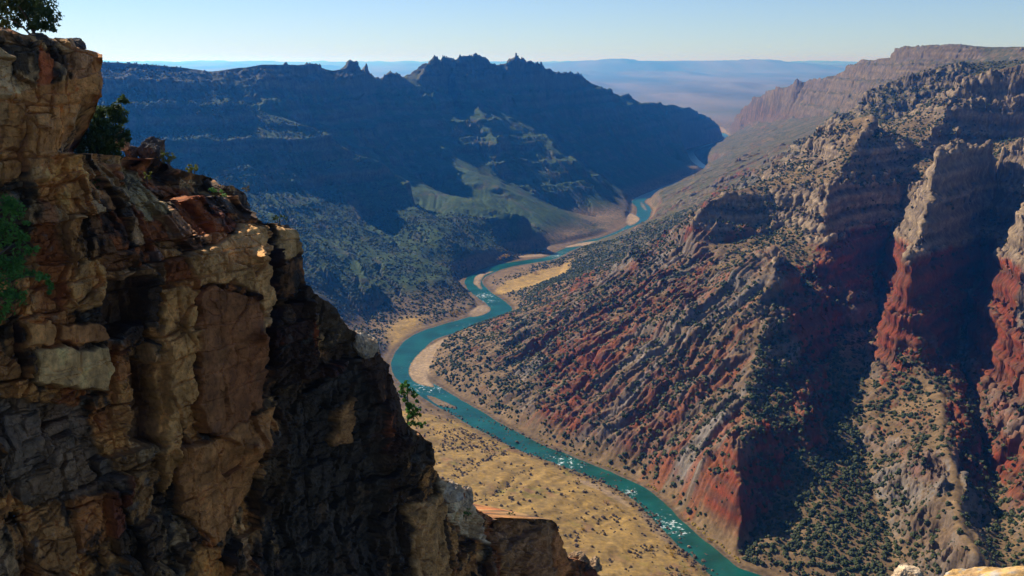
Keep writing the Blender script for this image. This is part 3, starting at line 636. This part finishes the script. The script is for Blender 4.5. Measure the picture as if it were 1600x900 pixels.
# ------------------------------------------------------------------ trees and shrubs on the cliff
def tube(paths, n=7):
    co, fc = [], []
    for P, R in paths:
        P = np.array(P, float); T = np.gradient(P, axis=0); b0 = len(co)
        for p, t, r in zip(P, T, R):
            t = t/np.linalg.norm(t); a = np.cross(t, (.31, .87, .21)); a /= np.linalg.norm(a); b = np.cross(t, a)
            for k in range(n): co.append(p+r*(a*math.cos(2*math.pi*k/n)+b*math.sin(2*math.pi*k/n)))
        for i in range(len(P)-1):
            for k in range(n): fc.append((b0+i*n+k, b0+i*n+(k+1) % n, b0+(i+1)*n+(k+1) % n, b0+(i+1)*n+k))
    return np.array(co, f32), np.array(fc, np.int32)
def leaves(cl, size, per, r, squash=.8, long=1.6):
    C_, S_ = [], []
    for c, rad in cl:
        n = int(per*rad*rad)+8; k = max(2, int(n/26))
        sub = r.normal(size=(k, 3)); sub = sub/np.linalg.norm(sub, axis=1)[:, None]*rad*(r.random((k, 1))**.4); sub[:, 2] *= squash
        q = sub[r.integers(0, k, n)]+r.normal(size=(n, 3))*rad*.17; C_.append(np.array(c)+q)
    P = np.concatenate(C_); n = len(P); a = r.normal(size=(n, 3)); a[:, 2] += .5; a /= np.linalg.norm(a, axis=1)[:, None]
    b = np.cross(a, r.normal(size=(n, 3))); b /= np.linalg.norm(b, axis=1)[:, None]; s = size*r.uniform(.6, 1.4, (n, 1))
    V = np.stack([P-a*s*long*.5, P+b*s*.35, P+a*s*long*.5, P-b*s*.35], 1).reshape(-1, 3)
    return V.astype(f32), np.arange(4*n, dtype=np.int32).reshape(-1, 4)
def leaf_mat(name, a, b, tr=.25):
    m, nt, bs, out = new_mat(name); g = nd(nt, 'ShaderNodeNewGeometry')
    n1 = noise(nt, g.outputs['Position'], 1.3, 4, .6)
    c = ramp(nt, n1, [(.3, a), (.7, b)]); nt.links.new(c, bs.inputs['Base Color']); bs.inputs['Roughness'].default_value = .7; bs.inputs['Specular IOR Level'].default_value = .2
    t = nd(nt, 'ShaderNodeBsdfTranslucent'); nt.links.new(c, t.inputs['Color']); mx = nd(nt, 'ShaderNodeMixShader'); mx.inputs[0].default_value = tr
    nt.links.new(bs.outputs[0], mx.inputs[1]); nt.links.new(t.outputs[0], mx.inputs[2]); nt.links.new(mx.outputs[0], out.inputs[0]); return m
def bark_mat():
    m, nt, b, out = new_mat('bark'); g = nd(nt, 'ShaderNodeNewGeometry')
    nt.links.new(ramp(nt, noise(nt, g.outputs['Position'], 9., 5, .6), [(.3, (.05,.037,.028)), (.7, (.15,.11,.085))]), b.inputs['Base Color']); b.inputs['Roughness'].default_value = .9; return m
M_BARK = bark_mat(); M_JUN = leaf_mat('juniper_foliage', (.028,.05,.016), (.085,.12,.03)); M_PINE = leaf_mat('pinyon_foliage', (.045,.13,.022), (.12,.27,.045)); M_SCRUB = leaf_mat('grey_brush_foliage', (.10,.09,.06), (.20,.17,.10))
M_YEL = leaf_mat('yellow_green_foliage', (.12,.14,.02), (.26,.24,.03)); M_OR = leaf_mat('rusty_foliage', (.28,.15,.04), (.38,.22,.06))
def near_tree(name, label, cat, base, D, clusters, limbs, mat, seed, leaf=.11, per=520, tr=.13):
    r = np.random.default_rng(seed); o = bpy.data.objects.new(name, None); COL.objects.link(o); bp = np.array(at(*base, D)); o.location = bp; o['label'] = label; o['category'] = cat
    s = D/F; cl = []
    for px, py, rad in clusters:
        q = np.array(at(px, py, D+r.normal()*rad*s*.5)); cl.append((q-bp, rad*s))
    v, f = leaves(cl, leaf, per, r); link('crown', raw_mesh('crown', v, f, smooth=False), mat, o)
    pths = []
    for l in limbs:
        P = [np.array(at(px, py, D+k*.25*((-1)**len(pths))))-bp for k, (px, py) in enumerate(l)]; P = catmull(np.array(P), 4); w = tr*(1 if not pths else .55)
        pths.append((P, np.linspace(w, w*.3, len(P))))
    v, f = tube(pths); link('trunk', raw_mesh('trunk', v, f), M_BARK, o); return o
near_tree('juniper', 'spreading juniper on top of the overhanging block against the sky', 'tree', (48,70), 63, [(8,10,22),(-15,20,25),(-30,35,20),(25,26,17),(10,36,14),(45,15,22),(60,8,22),(70,20,22),(83,24,14),(62,33,18),(78,42,12),(44,40,11),(30,3,18),(55,-10,22),(10,-12,25),(86,48,7),(30,38,9)],
          [[(48,72),(51,58),(55,40),(62,15),(60,-5)],[(51,58),(35,42),(15,30),(-15,22)],[(53,48),(70,38),(82,30)],[(52,50),(40,25),(28,8)]], M_JUN, 71, .15, 700)
near_tree('juniper', 'dark juniper growing on the ledge below the overhanging block', 'tree', (152,262), 79, [(188,160,11),(181,173,14),(166,184,17),(150,190,15),(140,205,19),(165,210,20),(182,204,13),(150,226,21),(130,236,17),(170,236,17),(184,241,10),(120,217,15),(154,171,11),(176,222,15),(190,185,13),(195,215,11),(160,250,18)],
          [[(152,264),(155,235),(165,205),(182,170)],[(155,240),(140,220),(128,205)],[(158,230),(172,222),(182,210)]], M_JUN, 72, .19, 760)
near_tree('pinyon_pine', 'bright green pinyon pine on the cliff face at the left edge', 'tree', (-30,500), 52.5, [(-35,330,30),(8,318,20),(26,333,18),(0,360,26),(36,372,15),(46,390,12),(10,400,26),(30,425,18),(58,430,14),(72,440,11),(76,455,9),(-20,440,36),(20,462,22),(0,488,20),(-30,300,25),(44,352,8)],
          [[(-30,505),(-22,460),(-15,400),(-18,330)],[(-20,450),(15,435),(55,432)],[(-17,410),(15,385),(36,372)]], M_PINE, 73, leaf=.14, per=650)
near_tree('pinyon_pine', 'small lone pinyon pine clinging to the cliff edge above the river', 'tree', (640,684), 107.5, [(633,606,8),(641,612,9),(647,620,6),(634,622,7),(642,634,8),(650,641,7),(647,652,8),(656,660,7),(639,653,7),(660,664,6),(628,614,7),(636,600,7),(652,628,6),(643,642,8),(654,646,6),(646,662,8),(637,634,7)],
          [[(640,686),(637,665),(638,640),(636,608)],[(638,655),(648,650),(655,658)],[(638,640),(645,634),(650,640)]], M_PINE, 74, leaf=.2, per=420, tr=.16)
def near_shrub(label, px, py, D, w, h, mat, seed, leaf=.09, per=700, name='shrub'):
    r = np.random.default_rng(seed); s = D/F; bp = np.array(at(px, py, D)); o = bpy.data.objects.new(name, None); COL.objects.link(o); o.location = bp; o['label'] = label; o['category'] = 'shrub'
    cl = [(np.array(((r.random()-.5)*w*s*.9, (r.random()-.5)*w*s*.7, h*s*r.uniform(.25, .85))), min(w, h)*s*r.uniform(.2, .34)) for _ in range(8)]
    v, f = leaves(cl, leaf, per, r, .9); link('foliage', raw_mesh('foliage', v, f, smooth=False), mat, o)
    v, f = tube([([(0, 0, -.25), tuple(c*.5+np.array((0, 0, .05))), tuple(c)], (.035, .025, .01)) for c, _ in cl[:5]], 5); link('stem', raw_mesh('stem', v, f), M_BARK, o)
near_shrub('yellow green bush on the ledge right of the blocky dark boulder', 264, 260, 85, 24, 24, M_YEL, 81)
near_shrub('rusty dry bush touching the right side of the blocky dark boulder', 247, 256, 85, 15, 16, M_OR, 82)
near_shrub('olive bush at the lip of the ledge beside a grey stone', 302, 274, 86, 34, 20, M_YEL, 83)
near_shrub('dark green bush hanging in the notch below the ledge', 342, 336, 83.5, 28, 44, M_PINE, 84)
near_shrub('rounded grey brush crowning the dark boulder at the cliff edge', 374, 304, 86, 32, 16, M_SCRUB, 85)
near_shrub('small yellow tuft in the shade of the ledge', 230, 283, 80, 14, 15, M_YEL, 86)
near_shrub('low dark bush on the rubble slope under the dark juniper', 150, 300, 70, 30, 24, M_JUN, 87)
near_shrub('pale dry grass tuft on the green grey rubble slope', 200, 292, 72.5, 30, 16, M_SCRUB, 91, .1, 600)
near_shrub('grey green bush under the lip of the ledge above the orange slab', 292, 300, 80, 26, 20, M_SCRUB, 92, .1, 600)
near_shrub('dark green bush on the flat top of the detached pillar', 436, 349, 85.5, 22, 14, M_JUN, 93, .1, 600)
near_shrub('small green bush in the black cleft low on the cliff face', 425, 600, 85.5, 26, 24, M_PINE, 94, .12, 500)
near_shrub('small dark bush on top of the flat outcrop above the dry grass', 797, 812, 155, 16, 14, M_JUN, 88, .16, 200)
near_shrub('dark bush in the cleft of the lower pinnacle', 728, 812, 129, 18, 28, M_PINE, 89, .14, 260)

# ------------------------------------------------------------------ junipers and brush on the slopes
def land_z(x, y):
    i = np.clip(np.interp(x/y, ur, np.arange(len(ur))), 0, len(ur)-1.001); j = np.clip(np.interp(y, yr, np.arange(len(yr))), 0, len(yr)-1.001)
    a = i.astype(int); b = j.astype(int); fa = i-a; fb = j-b
    def g(A): return (A[b, a]*(1-fa)+A[b, a+1]*fa)*(1-fb)+(A[b+1, a]*(1-fa)+A[b+1, a+1]*fa)*fb
    return g
def project(x, y, z):
    d = y*CP+(H-z)*SP; return 800+F*x/d, 450-F*((z-H)*CP+y*SP)/d
def inpoly(px, py, pts):
    ins = np.zeros(px.shape, bool); n = len(pts)
    for k in range(n):
        a, b = pts[k], pts[(k+1) % n]
        ins ^= ((a[1] > py) != (b[1] > py)) & (px < (b[0]-a[0])*(py-a[1])/(b[1]-a[1]+1e-9)+a[0])
    return ins
n = 560000
yy = rng.uniform(1050, 3700, n); yy = np.where(rng.random(n) < .0, yy, yy); xx = rng.uniform(-.6, .6, n)*yy
keep = rng.random(n) < yy/3700; xx, yy = xx[keep], yy[keep]           # even density per square metre
g = land_z(xx, yy); zz = g(hz1); sl = .35*g(slope2)+.65*g(slope); dr = g(dn); rt = g(right); sd_ = g(sand); md = g(MEADOW); lp = g(lap); rp = g(redpatch[..., 0]); rkk = g(rk[..., 0])
px, py = project(xx, yy, zz)
dens = .55+1.0*fbm2(xx, yy, 130, 4, 100.)-.03*lp
dense = [[(1222,420),(1300,520),(1345,620),(1350,720),(1390,905),(1152,905),(1160,640),(1192,500)],[(790,495),(900,442),(1070,378),(1080,322),(1000,380),(880,410)],[(685,560),(800,500),(1000,425),(1060,420),(930,560),(770,640),(700,600)]]
for k, (d_, a) in enumerate(zip(dense, (1.1, .6, .3))): dens = dens+a*inpoly(px, py, d_)
dens = dens+.55*fbm2(xx, yy, 24, 2, 106.)
dens = dens*(1-.4*rp)*(1-.75*sst(.95, 1.9, sl))*(1-sd_)*(1-md)*sst(1, 7, zz)*(dr > 3)
terrace = (rt < .5) & (zz < 55) & (yy < 1980)
dens = np.where(terrace, .05+.75*sst(.35, 1.6, -lp)+.12*sst(.1, .3, fbm2(xx, yy, 60, 3, 103.))+.6*inpoly(px, py, [(690,668),(720,668),(770,690),(800,712),(690,700)]), dens)
vis = (px > -40) & (px < 1660) & (py < 960)
hid = px < np.interp(py, SIL[:, 0], SIL[:, 1])-40
ok = (rng.random(len(xx)) < dens*np.where(terrace, .6, .82)) & vis & ~hid
xx, yy, zz, px, py, terrace, rt, sl, dr = [q[ok] for q in (xx, yy, zz, px, py, terrace, rt, sl, dr)]
sz = .8+3.2*rng.random(len(xx))**2.1*np.where(terrace, .55, 1)          # crown radius, metres
PR = []
for lv, m in ((1, 8), (0, 8)):
    V, Fc = ico(lv); L_ = []
    for k in range(m):
        q = V*(1+rng.uniform(-.32, .32, (len(V), 1))); q[:, 2] = q[:, 2]*rng.uniform(.8, 1.15)+.55; L_.append(q.astype(f32))
    PR.append((L_, Fc))
def mass(name, idx, mat):
    co, fc, b = [], [], 0
    for lvl, sel in ((0, idx[yy[idx] < 2000]), (1, idx[yy[idx] >= 2000])):
        if not len(sel): continue
        L_, Fc = PR[lvl]; k = rng.integers(0, len(L_), len(sel)); V = np.stack(L_)[k]; a = rng.uniform(0, 6.28, len(sel)); c, s = np.cos(a)[:, None], np.sin(a)[:, None]
        X = V[..., 0]*c-V[..., 1]*s; Y = V[..., 0]*s+V[..., 1]*c
        P = np.stack([X*sz[sel, None]+xx[sel, None], Y*sz[sel, None]+yy[sel, None], V[..., 2]*sz[sel, None]*.95+zz[sel, None]-.25], -1)
        nv = V.shape[1]; co.append(P.reshape(-1, 3)); fc.append((Fc[None]+(np.arange(len(sel))*nv)[:, None, None]+b).reshape(-1, 3)); b += nv*len(sel)
    return link(name, raw_mesh(name, np.concatenate(co).astype(f32), np.concatenate(fc).astype(np.int32), smooth=False), mat, kind='stuff')
def bush_mat(name, a, b, sc=.05):
    m, nt, bs, out = new_mat(name); g = nd(nt, 'ShaderNodeNewGeometry');
    c = ramp(nt, g.outputs['Random Per Island'], [(0, a), (1, b)]); c = mul(nt, c, ramp(nt, noise(nt, g.outputs['Position'], .9, 4, .7), [(.3, (.5,.5,.5)), (.7, (1.5,1.5,1.5))]))
    nt.links.new(c, bs.inputs['Base Color']); bs.inputs['Roughness'].default_value = .85; bs.inputs['Specular IOR Level'].default_value = .1; return m
M_FJ = bush_mat('distant_juniper_foliage', (.014,.026,.010), (.07,.075,.03)); M_FS = bush_mat('sagebrush_foliage', (.05,.05,.03), (.16,.10,.06))
J = np.where(~terrace)[0]; S = np.where(terrace)[0]
print('junipers', len(J), 'sagebrush', len(S))
size_px = sz*F/yy
infr = (px > 4) & (px < 1596) & (py < 893) & (py > 4) & (px > np.interp(py, SIL[:, 0], SIL[:, 1])+14)
def pick(idx, ncount):
    c = idx[infr[idx]]; c = c[np.argsort(-size_px[c])]; return c[:ncount]
def individuals(name, idx, mat, label, cat, group):
    L_, Fc = PR[0]; mes = []
    for k in range(6):
        V = ico(2)[0]; q = V*(1+.9*fbm3(V[:, 0]*2+k*3, V[:, 1]*2, V[:, 2]*2, 1.3, 3, 5.*k, .7)[:, None]); q[:, 2] = q[:, 2]*.95+.5
        me = raw_mesh(name, q.astype(f32), ico(2)[1], smooth=False); me.materials.append(mat); mes.append(me)
    for i in idx:
        o = bpy.data.objects.new(name, mes[int(rng.integers(0, 6))]); COL.objects.link(o); o.location = (xx[i], yy[i], zz[i]-.2); s = float(sz[i]); o.scale = (s, s*float(rng.uniform(.85, 1.15)), s*float(rng.uniform(.85, 1.2))); o.rotation_euler = (0, 0, float(rng.uniform(0, 6.28)))
        o['label'] = label; o['category'] = cat; o['group'] = group
ji = pick(J, 300); si = pick(S, 300)
individuals('juniper', ji, M_FJ, 'round dark green juniper, one of the nearest on the slopes across the river', 'tree', 'nearest junipers on the slopes across the river')
individuals('sagebrush', si, M_FS, 'low dark brush, one of the nearest on the dry grass terrace', 'shrub', 'nearest brush on the dry grass terrace')
gb = np.random.default_rng(5); nb = 60000; by = gb.uniform(1250, 2500, nb); bx = np.interp(by, RV[::-1, 1][np.argsort(RV[::-1, 1])], RV[::-1, 0][np.argsort(RV[::-1, 1])])+gb.uniform(-120, 120, nb)
i_ = np.clip(np.interp(bx/by, ur, np.arange(len(ur))), 0, len(ur)-1).astype(int); j_ = np.clip(np.interp(by, yr, np.arange(len(yr))), 0, len(yr)-1).astype(int)
bz = hz1[j_, i_]; bd = dn[j_, i_]; bpx, bqy = project(bx, by, bz)
okb = (bd > 2) & (bd < 11) & (bz > .6) & (bz < 7) & (sand[j_, i_] < .3) & (bpx > np.interp(bqy, SIL[:, 0], SIL[:, 1])+12) & (bpx < 1500) & (bqy < 892) & (gb.random(nb) < .25+1.1*fbm2(bx, by, 70, 2, 151.))
bx, by, bz = bx[okb][:280], by[okb][:280], bz[okb][:280]
xx0, yy0, zz0, sz0 = xx, yy, zz, sz
xx, yy, zz, sz = bx, by, bz, gb.uniform(.9, 2.2, len(bx))
M_WIL = bush_mat('willow_foliage', (.09,.10,.025), (.38,.24,.04))
individuals('willow', range(len(bx)), M_WIL, 'low olive to golden willow bush in the broken row along the water edge', 'shrub', 'willow bushes along the river banks')
xx, yy, zz, sz = xx0, yy0, zz0, sz0
mass('juniper_woodland', np.setdiff1d(J, ji), M_FJ); mass('brush', np.setdiff1d(S, si), M_FS)
# golden cottonwoods by the water
M_COT = leaf_mat('golden_cottonwood_foliage', (.34,.20,.02), (.52,.33,.04), .2)
CW = [(781,404,7,'golden cottonwood left of the pair at the dark cliff by the upper bend'),(787,400,9,'largest golden cottonwood at the dark cliff by the upper bend'),(793,399,7,'golden cottonwood right of the largest at the upper bend'),(838,427,8,'lone golden cottonwood standing in the tan meadow'),
      (707,489,6,'left golden cottonwood of the row below the dark bluff'),(714,487,5,'middle golden cottonwood of the row below the dark bluff'),(722,488,5,'right golden cottonwood of the row below the dark bluff'),
      (904,752,3.2,'golden cottonwood at the upper end of the sandy left bank'),(938,764,2.8,'golden cottonwood beside the sandy left bank under the chute'),(911,826,3.6,'round golden cottonwood alone in the terrace draw'),(914,812,3,'golden cottonwood above the round one in the terrace draw'),
      (1043,854,3.6,'upper golden cottonwood on the left bank below the rapids'),(1050,862,3.6,'middle golden cottonwood on the left bank below the rapids'),(1051,868,3.6,'lower golden cottonwood on the left bank below the rapids'),(1067,894,4.4,'golden cottonwood at the bottom edge beside the river'),
      (1108,842,4.2,'golden cottonwood on the right bank opposite the calm green water'),(1017,857,3.4,'golden cottonwood on the terrace left of the bank row'),(947,784,3.2,'yellow green cottonwood in the upper terrace draw'),(963,790,3,'yellow green cottonwood near the middle terrace draw'),(972,798,3,'yellow green cottonwood at the right of the terrace draw')]
for k, (a, b, rad, lab) in enumerate(CW):
    D0 = onz(a, b, 6)[1]
    for _ in range(5):                                                # settle on the ground under that spot
        q = at(a, b, D0); zg = float(land_z(np.array([q[0]]), np.array([q[1]]))(hz1)[0]); D0 = onz(a, b, zg+rad*.6)[1]
    q = at(a, b, D0); r = np.random.default_rng(200+k); o = bpy.data.objects.new('cottonwood', None); COL.objects.link(o); o.location = (q[0], q[1], zg); o['label'] = lab; o['category'] = 'tree'; o['group'] = 'golden cottonwoods along the river'
    cl = [(np.array((r.normal()*rad*.5, r.normal()*rad*.5, rad*(.75+.4*r.normal()*.6))), rad*r.uniform(.4, .6)) for _ in range(9)]
    v, f = leaves(cl, .75, 9, r, .85, 1.3); link('crown', raw_mesh('crown', v, f, smooth=False), M_COT, o)
    v, f = tube([([(0, 0, -.6), (.1, 0, rad*.4), (.2, .1, rad*.9)], (rad*.07, rad*.055, rad*.03))]+[([(.05, 0, rad*.3), tuple(c*.6), tuple(c)], (rad*.04, rad*.03, rad*.012)) for c, _ in cl[:4]], 6); link('trunk', raw_mesh('trunk', v, f), M_BARK, o)
# ------------------------------------------------------------------ river water
def river():
    P = RV[(RV[:, 1] < 11000)]; n = len(P); us = np.linspace(-1, 1, 25)
    T = np.gradient(P[:, :2], axis=0); T /= np.linalg.norm(T, axis=1)[:, None]; Nn = np.column_stack([-T[:, 1], T[:, 0]])
    Wd = P[:, 2]*1.0+22
    X = P[:, 0:1]+Nn[:, 0:1]*us[None]*Wd[:, None]; Y = P[:, 1:2]+Nn[:, 1:2]*us[None]*Wd[:, None]
    foam = np.zeros(X.shape, f32)
    for px, py, r, s in ((668,604,70,.75),(655,585,60,.55),(640,572,50,.4),(690,525,60,.4),(720,510,60,.45),(755,462,50,1.0),(765,470,40,.8),(772,480,40,.5),(660,545,50,.35),(880,722,45,.9),(895,727,35,.8),(850,712,30,.4),
                          (985,768,22,1.0),(1045,820,30,1.0),(1060,830,22,.9),(1035,805,25,.6),(1020,800,20,.5),(870,400,60,.9),(882,394,40,.8),(985,358,70,.8),(965,366,60,.7),(998,315,80,.6),(1085,252,150,.3),(700,640,60,.25),(1010,790,18,.5),(925,735,30,.3)):
        q = onz(px, py); foam = np.maximum(foam, s*np.exp(-((X-q[0])**2+(Y-q[1])**2)/(r*1.1)**2))
    return grid_mesh('river', X, Y, np.zeros(X.shape), None, {'foam': foam})
def water_mat():
    m, nt, b, out = new_mat('river_water')
    g = nd(nt, 'ShaderNodeNewGeometry'); a = nd(nt, 'ShaderNodeAttribute', attribute_name='foam')
    n = noise(nt, g.outputs['Position'], .09, 5, .6); n2 = noise(nt, g.outputs['Position'], .02, 3, .5)
    deep = ramp(nt, n2, [(.35, (.003,.040,.026)), (.65, (.005,.072,.054))])
    th = nd(nt, 'ShaderNodeMath', operation='MULTIPLY_ADD'); th.inputs[1].default_value = .5; nt.links.new(a.outputs['Fac'], th.inputs[0])
    n3 = noise(nt, g.outputs['Position'], .11, 5, .75)
    n3s = nd(nt, 'ShaderNodeMapRange'); n3s.inputs[1].default_value = .3; n3s.inputs[2].default_value = .7; nt.links.new(n3, n3s.inputs[0]); nt.links.new(n3s.outputs[0], th.inputs[2])
    fo = ramp(nt, th.outputs[0], [(.86, (0,0,0)), (1.12, (1,1,1))])
    fm = nd(nt, 'ShaderNodeMapRange'); fm.inputs[1].default_value = 1.02; fm.inputs[2].default_value = 1.16; nt.links.new(th.outputs[0], fm.inputs[0])
    mx = nd(nt, 'ShaderNodeMix', data_type='RGBA'); nt.links.new(fm.outputs[0], mx.inputs[0]); nt.links.new(deep, mx.inputs[6]); mx.inputs[7].default_value = (.5, .56, .55, 1)
    nt.links.new(mx.outputs[2], b.inputs['Base Color']); b.inputs['Roughness'].default_value = .3; b.inputs['IOR'].default_value = 1.33
    bp = nd(nt, 'ShaderNodeBump'); bp.inputs['Strength'].default_value = .5; bp.inputs['Distance'].default_value = 1.2
    nt.links.new(n, bp.inputs['Height']); nt.links.new(bp.outputs[0], b.inputs['Normal'])
    return m
link('river', river(), water_mat(), kind='structure')
# ------------------------------------------------------------------ light, air, camera
SUN_AZ, SUN_EL = math.radians(-54), math.radians(39)               # left of the view and a little ahead
w = bpy.data.worlds.new('World'); SC.world = w; w.use_nodes = True; nt = w.node_tree
bg = nt.nodes['Background']; sky = nt.nodes.new('ShaderNodeTexSky'); sky.sky_type = 'NISHITA'; sky.sun_disc = False
sky.sun_elevation = SUN_EL; sky.sun_rotation = SUN_AZ; sky.altitude = 1500; sky.air_density = 1.0; sky.dust_density = .35; sky.ozone_density = 2.5
tint = nt.nodes.new('ShaderNodeMix'); tint.data_type = 'RGBA'; tint.blend_type = 'MULTIPLY'; tint.inputs[0].default_value = 1; tint.inputs[7].default_value = (.96, 1.11, 1.40, 1)
nt.links.new(sky.outputs[0], tint.inputs[6]); nt.links.new(tint.outputs[2], bg.inputs['Color']); bg.inputs['Strength'].default_value = .05
sd = Vector((math.sin(SUN_AZ)*math.cos(SUN_EL), math.cos(SUN_AZ)*math.cos(SUN_EL), math.sin(SUN_EL)))
ld = bpy.data.lights.new('sun', 'SUN'); ld.energy = 5.0; ld.angle = math.radians(.5); ld.color = (1, .93, .82)
lo = bpy.data.objects.new('sun', ld); COL.objects.link(lo); lo.rotation_euler = sd.to_track_quat('Z', 'Y').to_euler(); lo.location = (-500, 500, 1500)
# one closed body of air round everything
def box(name, a, b):
    v = np.array([(x, y, z) for x in (a[0], b[0]) for y in (a[1], b[1]) for z in (a[2], b[2])], f32)
    q = np.array([(0,1,3,2),(4,6,7,5),(0,4,5,1),(2,3,7,6),(0,2,6,4),(1,5,7,3)], np.int32)
    return raw_mesh(name, v, q, smooth=False)
hm = bpy.data.materials.new('valley_haze'); hm.use_nodes = True; nt = hm.node_tree; nt.nodes.clear()
out = nt.nodes.new('ShaderNodeOutputMaterial'); pv = nt.nodes.new('ShaderNodeVolumePrincipled'); nt.links.new(pv.outputs[0], out.inputs['Volume'])
pv.inputs['Color'].default_value = (.04, .31, 1.0, 1); pv.inputs['Absorption Color'].default_value = (1, 1, 1, 1); pv.inputs['Density'].default_value = 4.4e-5; pv.inputs['Anisotropy'].default_value = .55
hm.cycles.homogeneous_volume = True
link('haze', box('haze', (-95000, -300, -8), (95000, 96500, float(max(hz1.max(), 720))+25)), hm, kind='stuff')
cd = bpy.data.cameras.new('camera'); cam = bpy.data.objects.new('camera', cd); COL.objects.link(cam)
cam.location = (0, 0, H); cam.rotation_euler = (math.pi/2-PITCH, 0, 0); cd.sensor_width = 36; cd.lens = 36*F/1600; cd.clip_start = .5; cd.clip_end = 250000
SC.camera = cam
SC.view_settings.view_transform = 'Standard'; SC.view_settings.look = 'None'; SC.view_settings.gamma = 1; SC.view_settings.exposure = 0.78
SC.cycles.volume_bounces = 0; SC.cycles.max_bounces = 6; SC.cycles.use_denoising = True
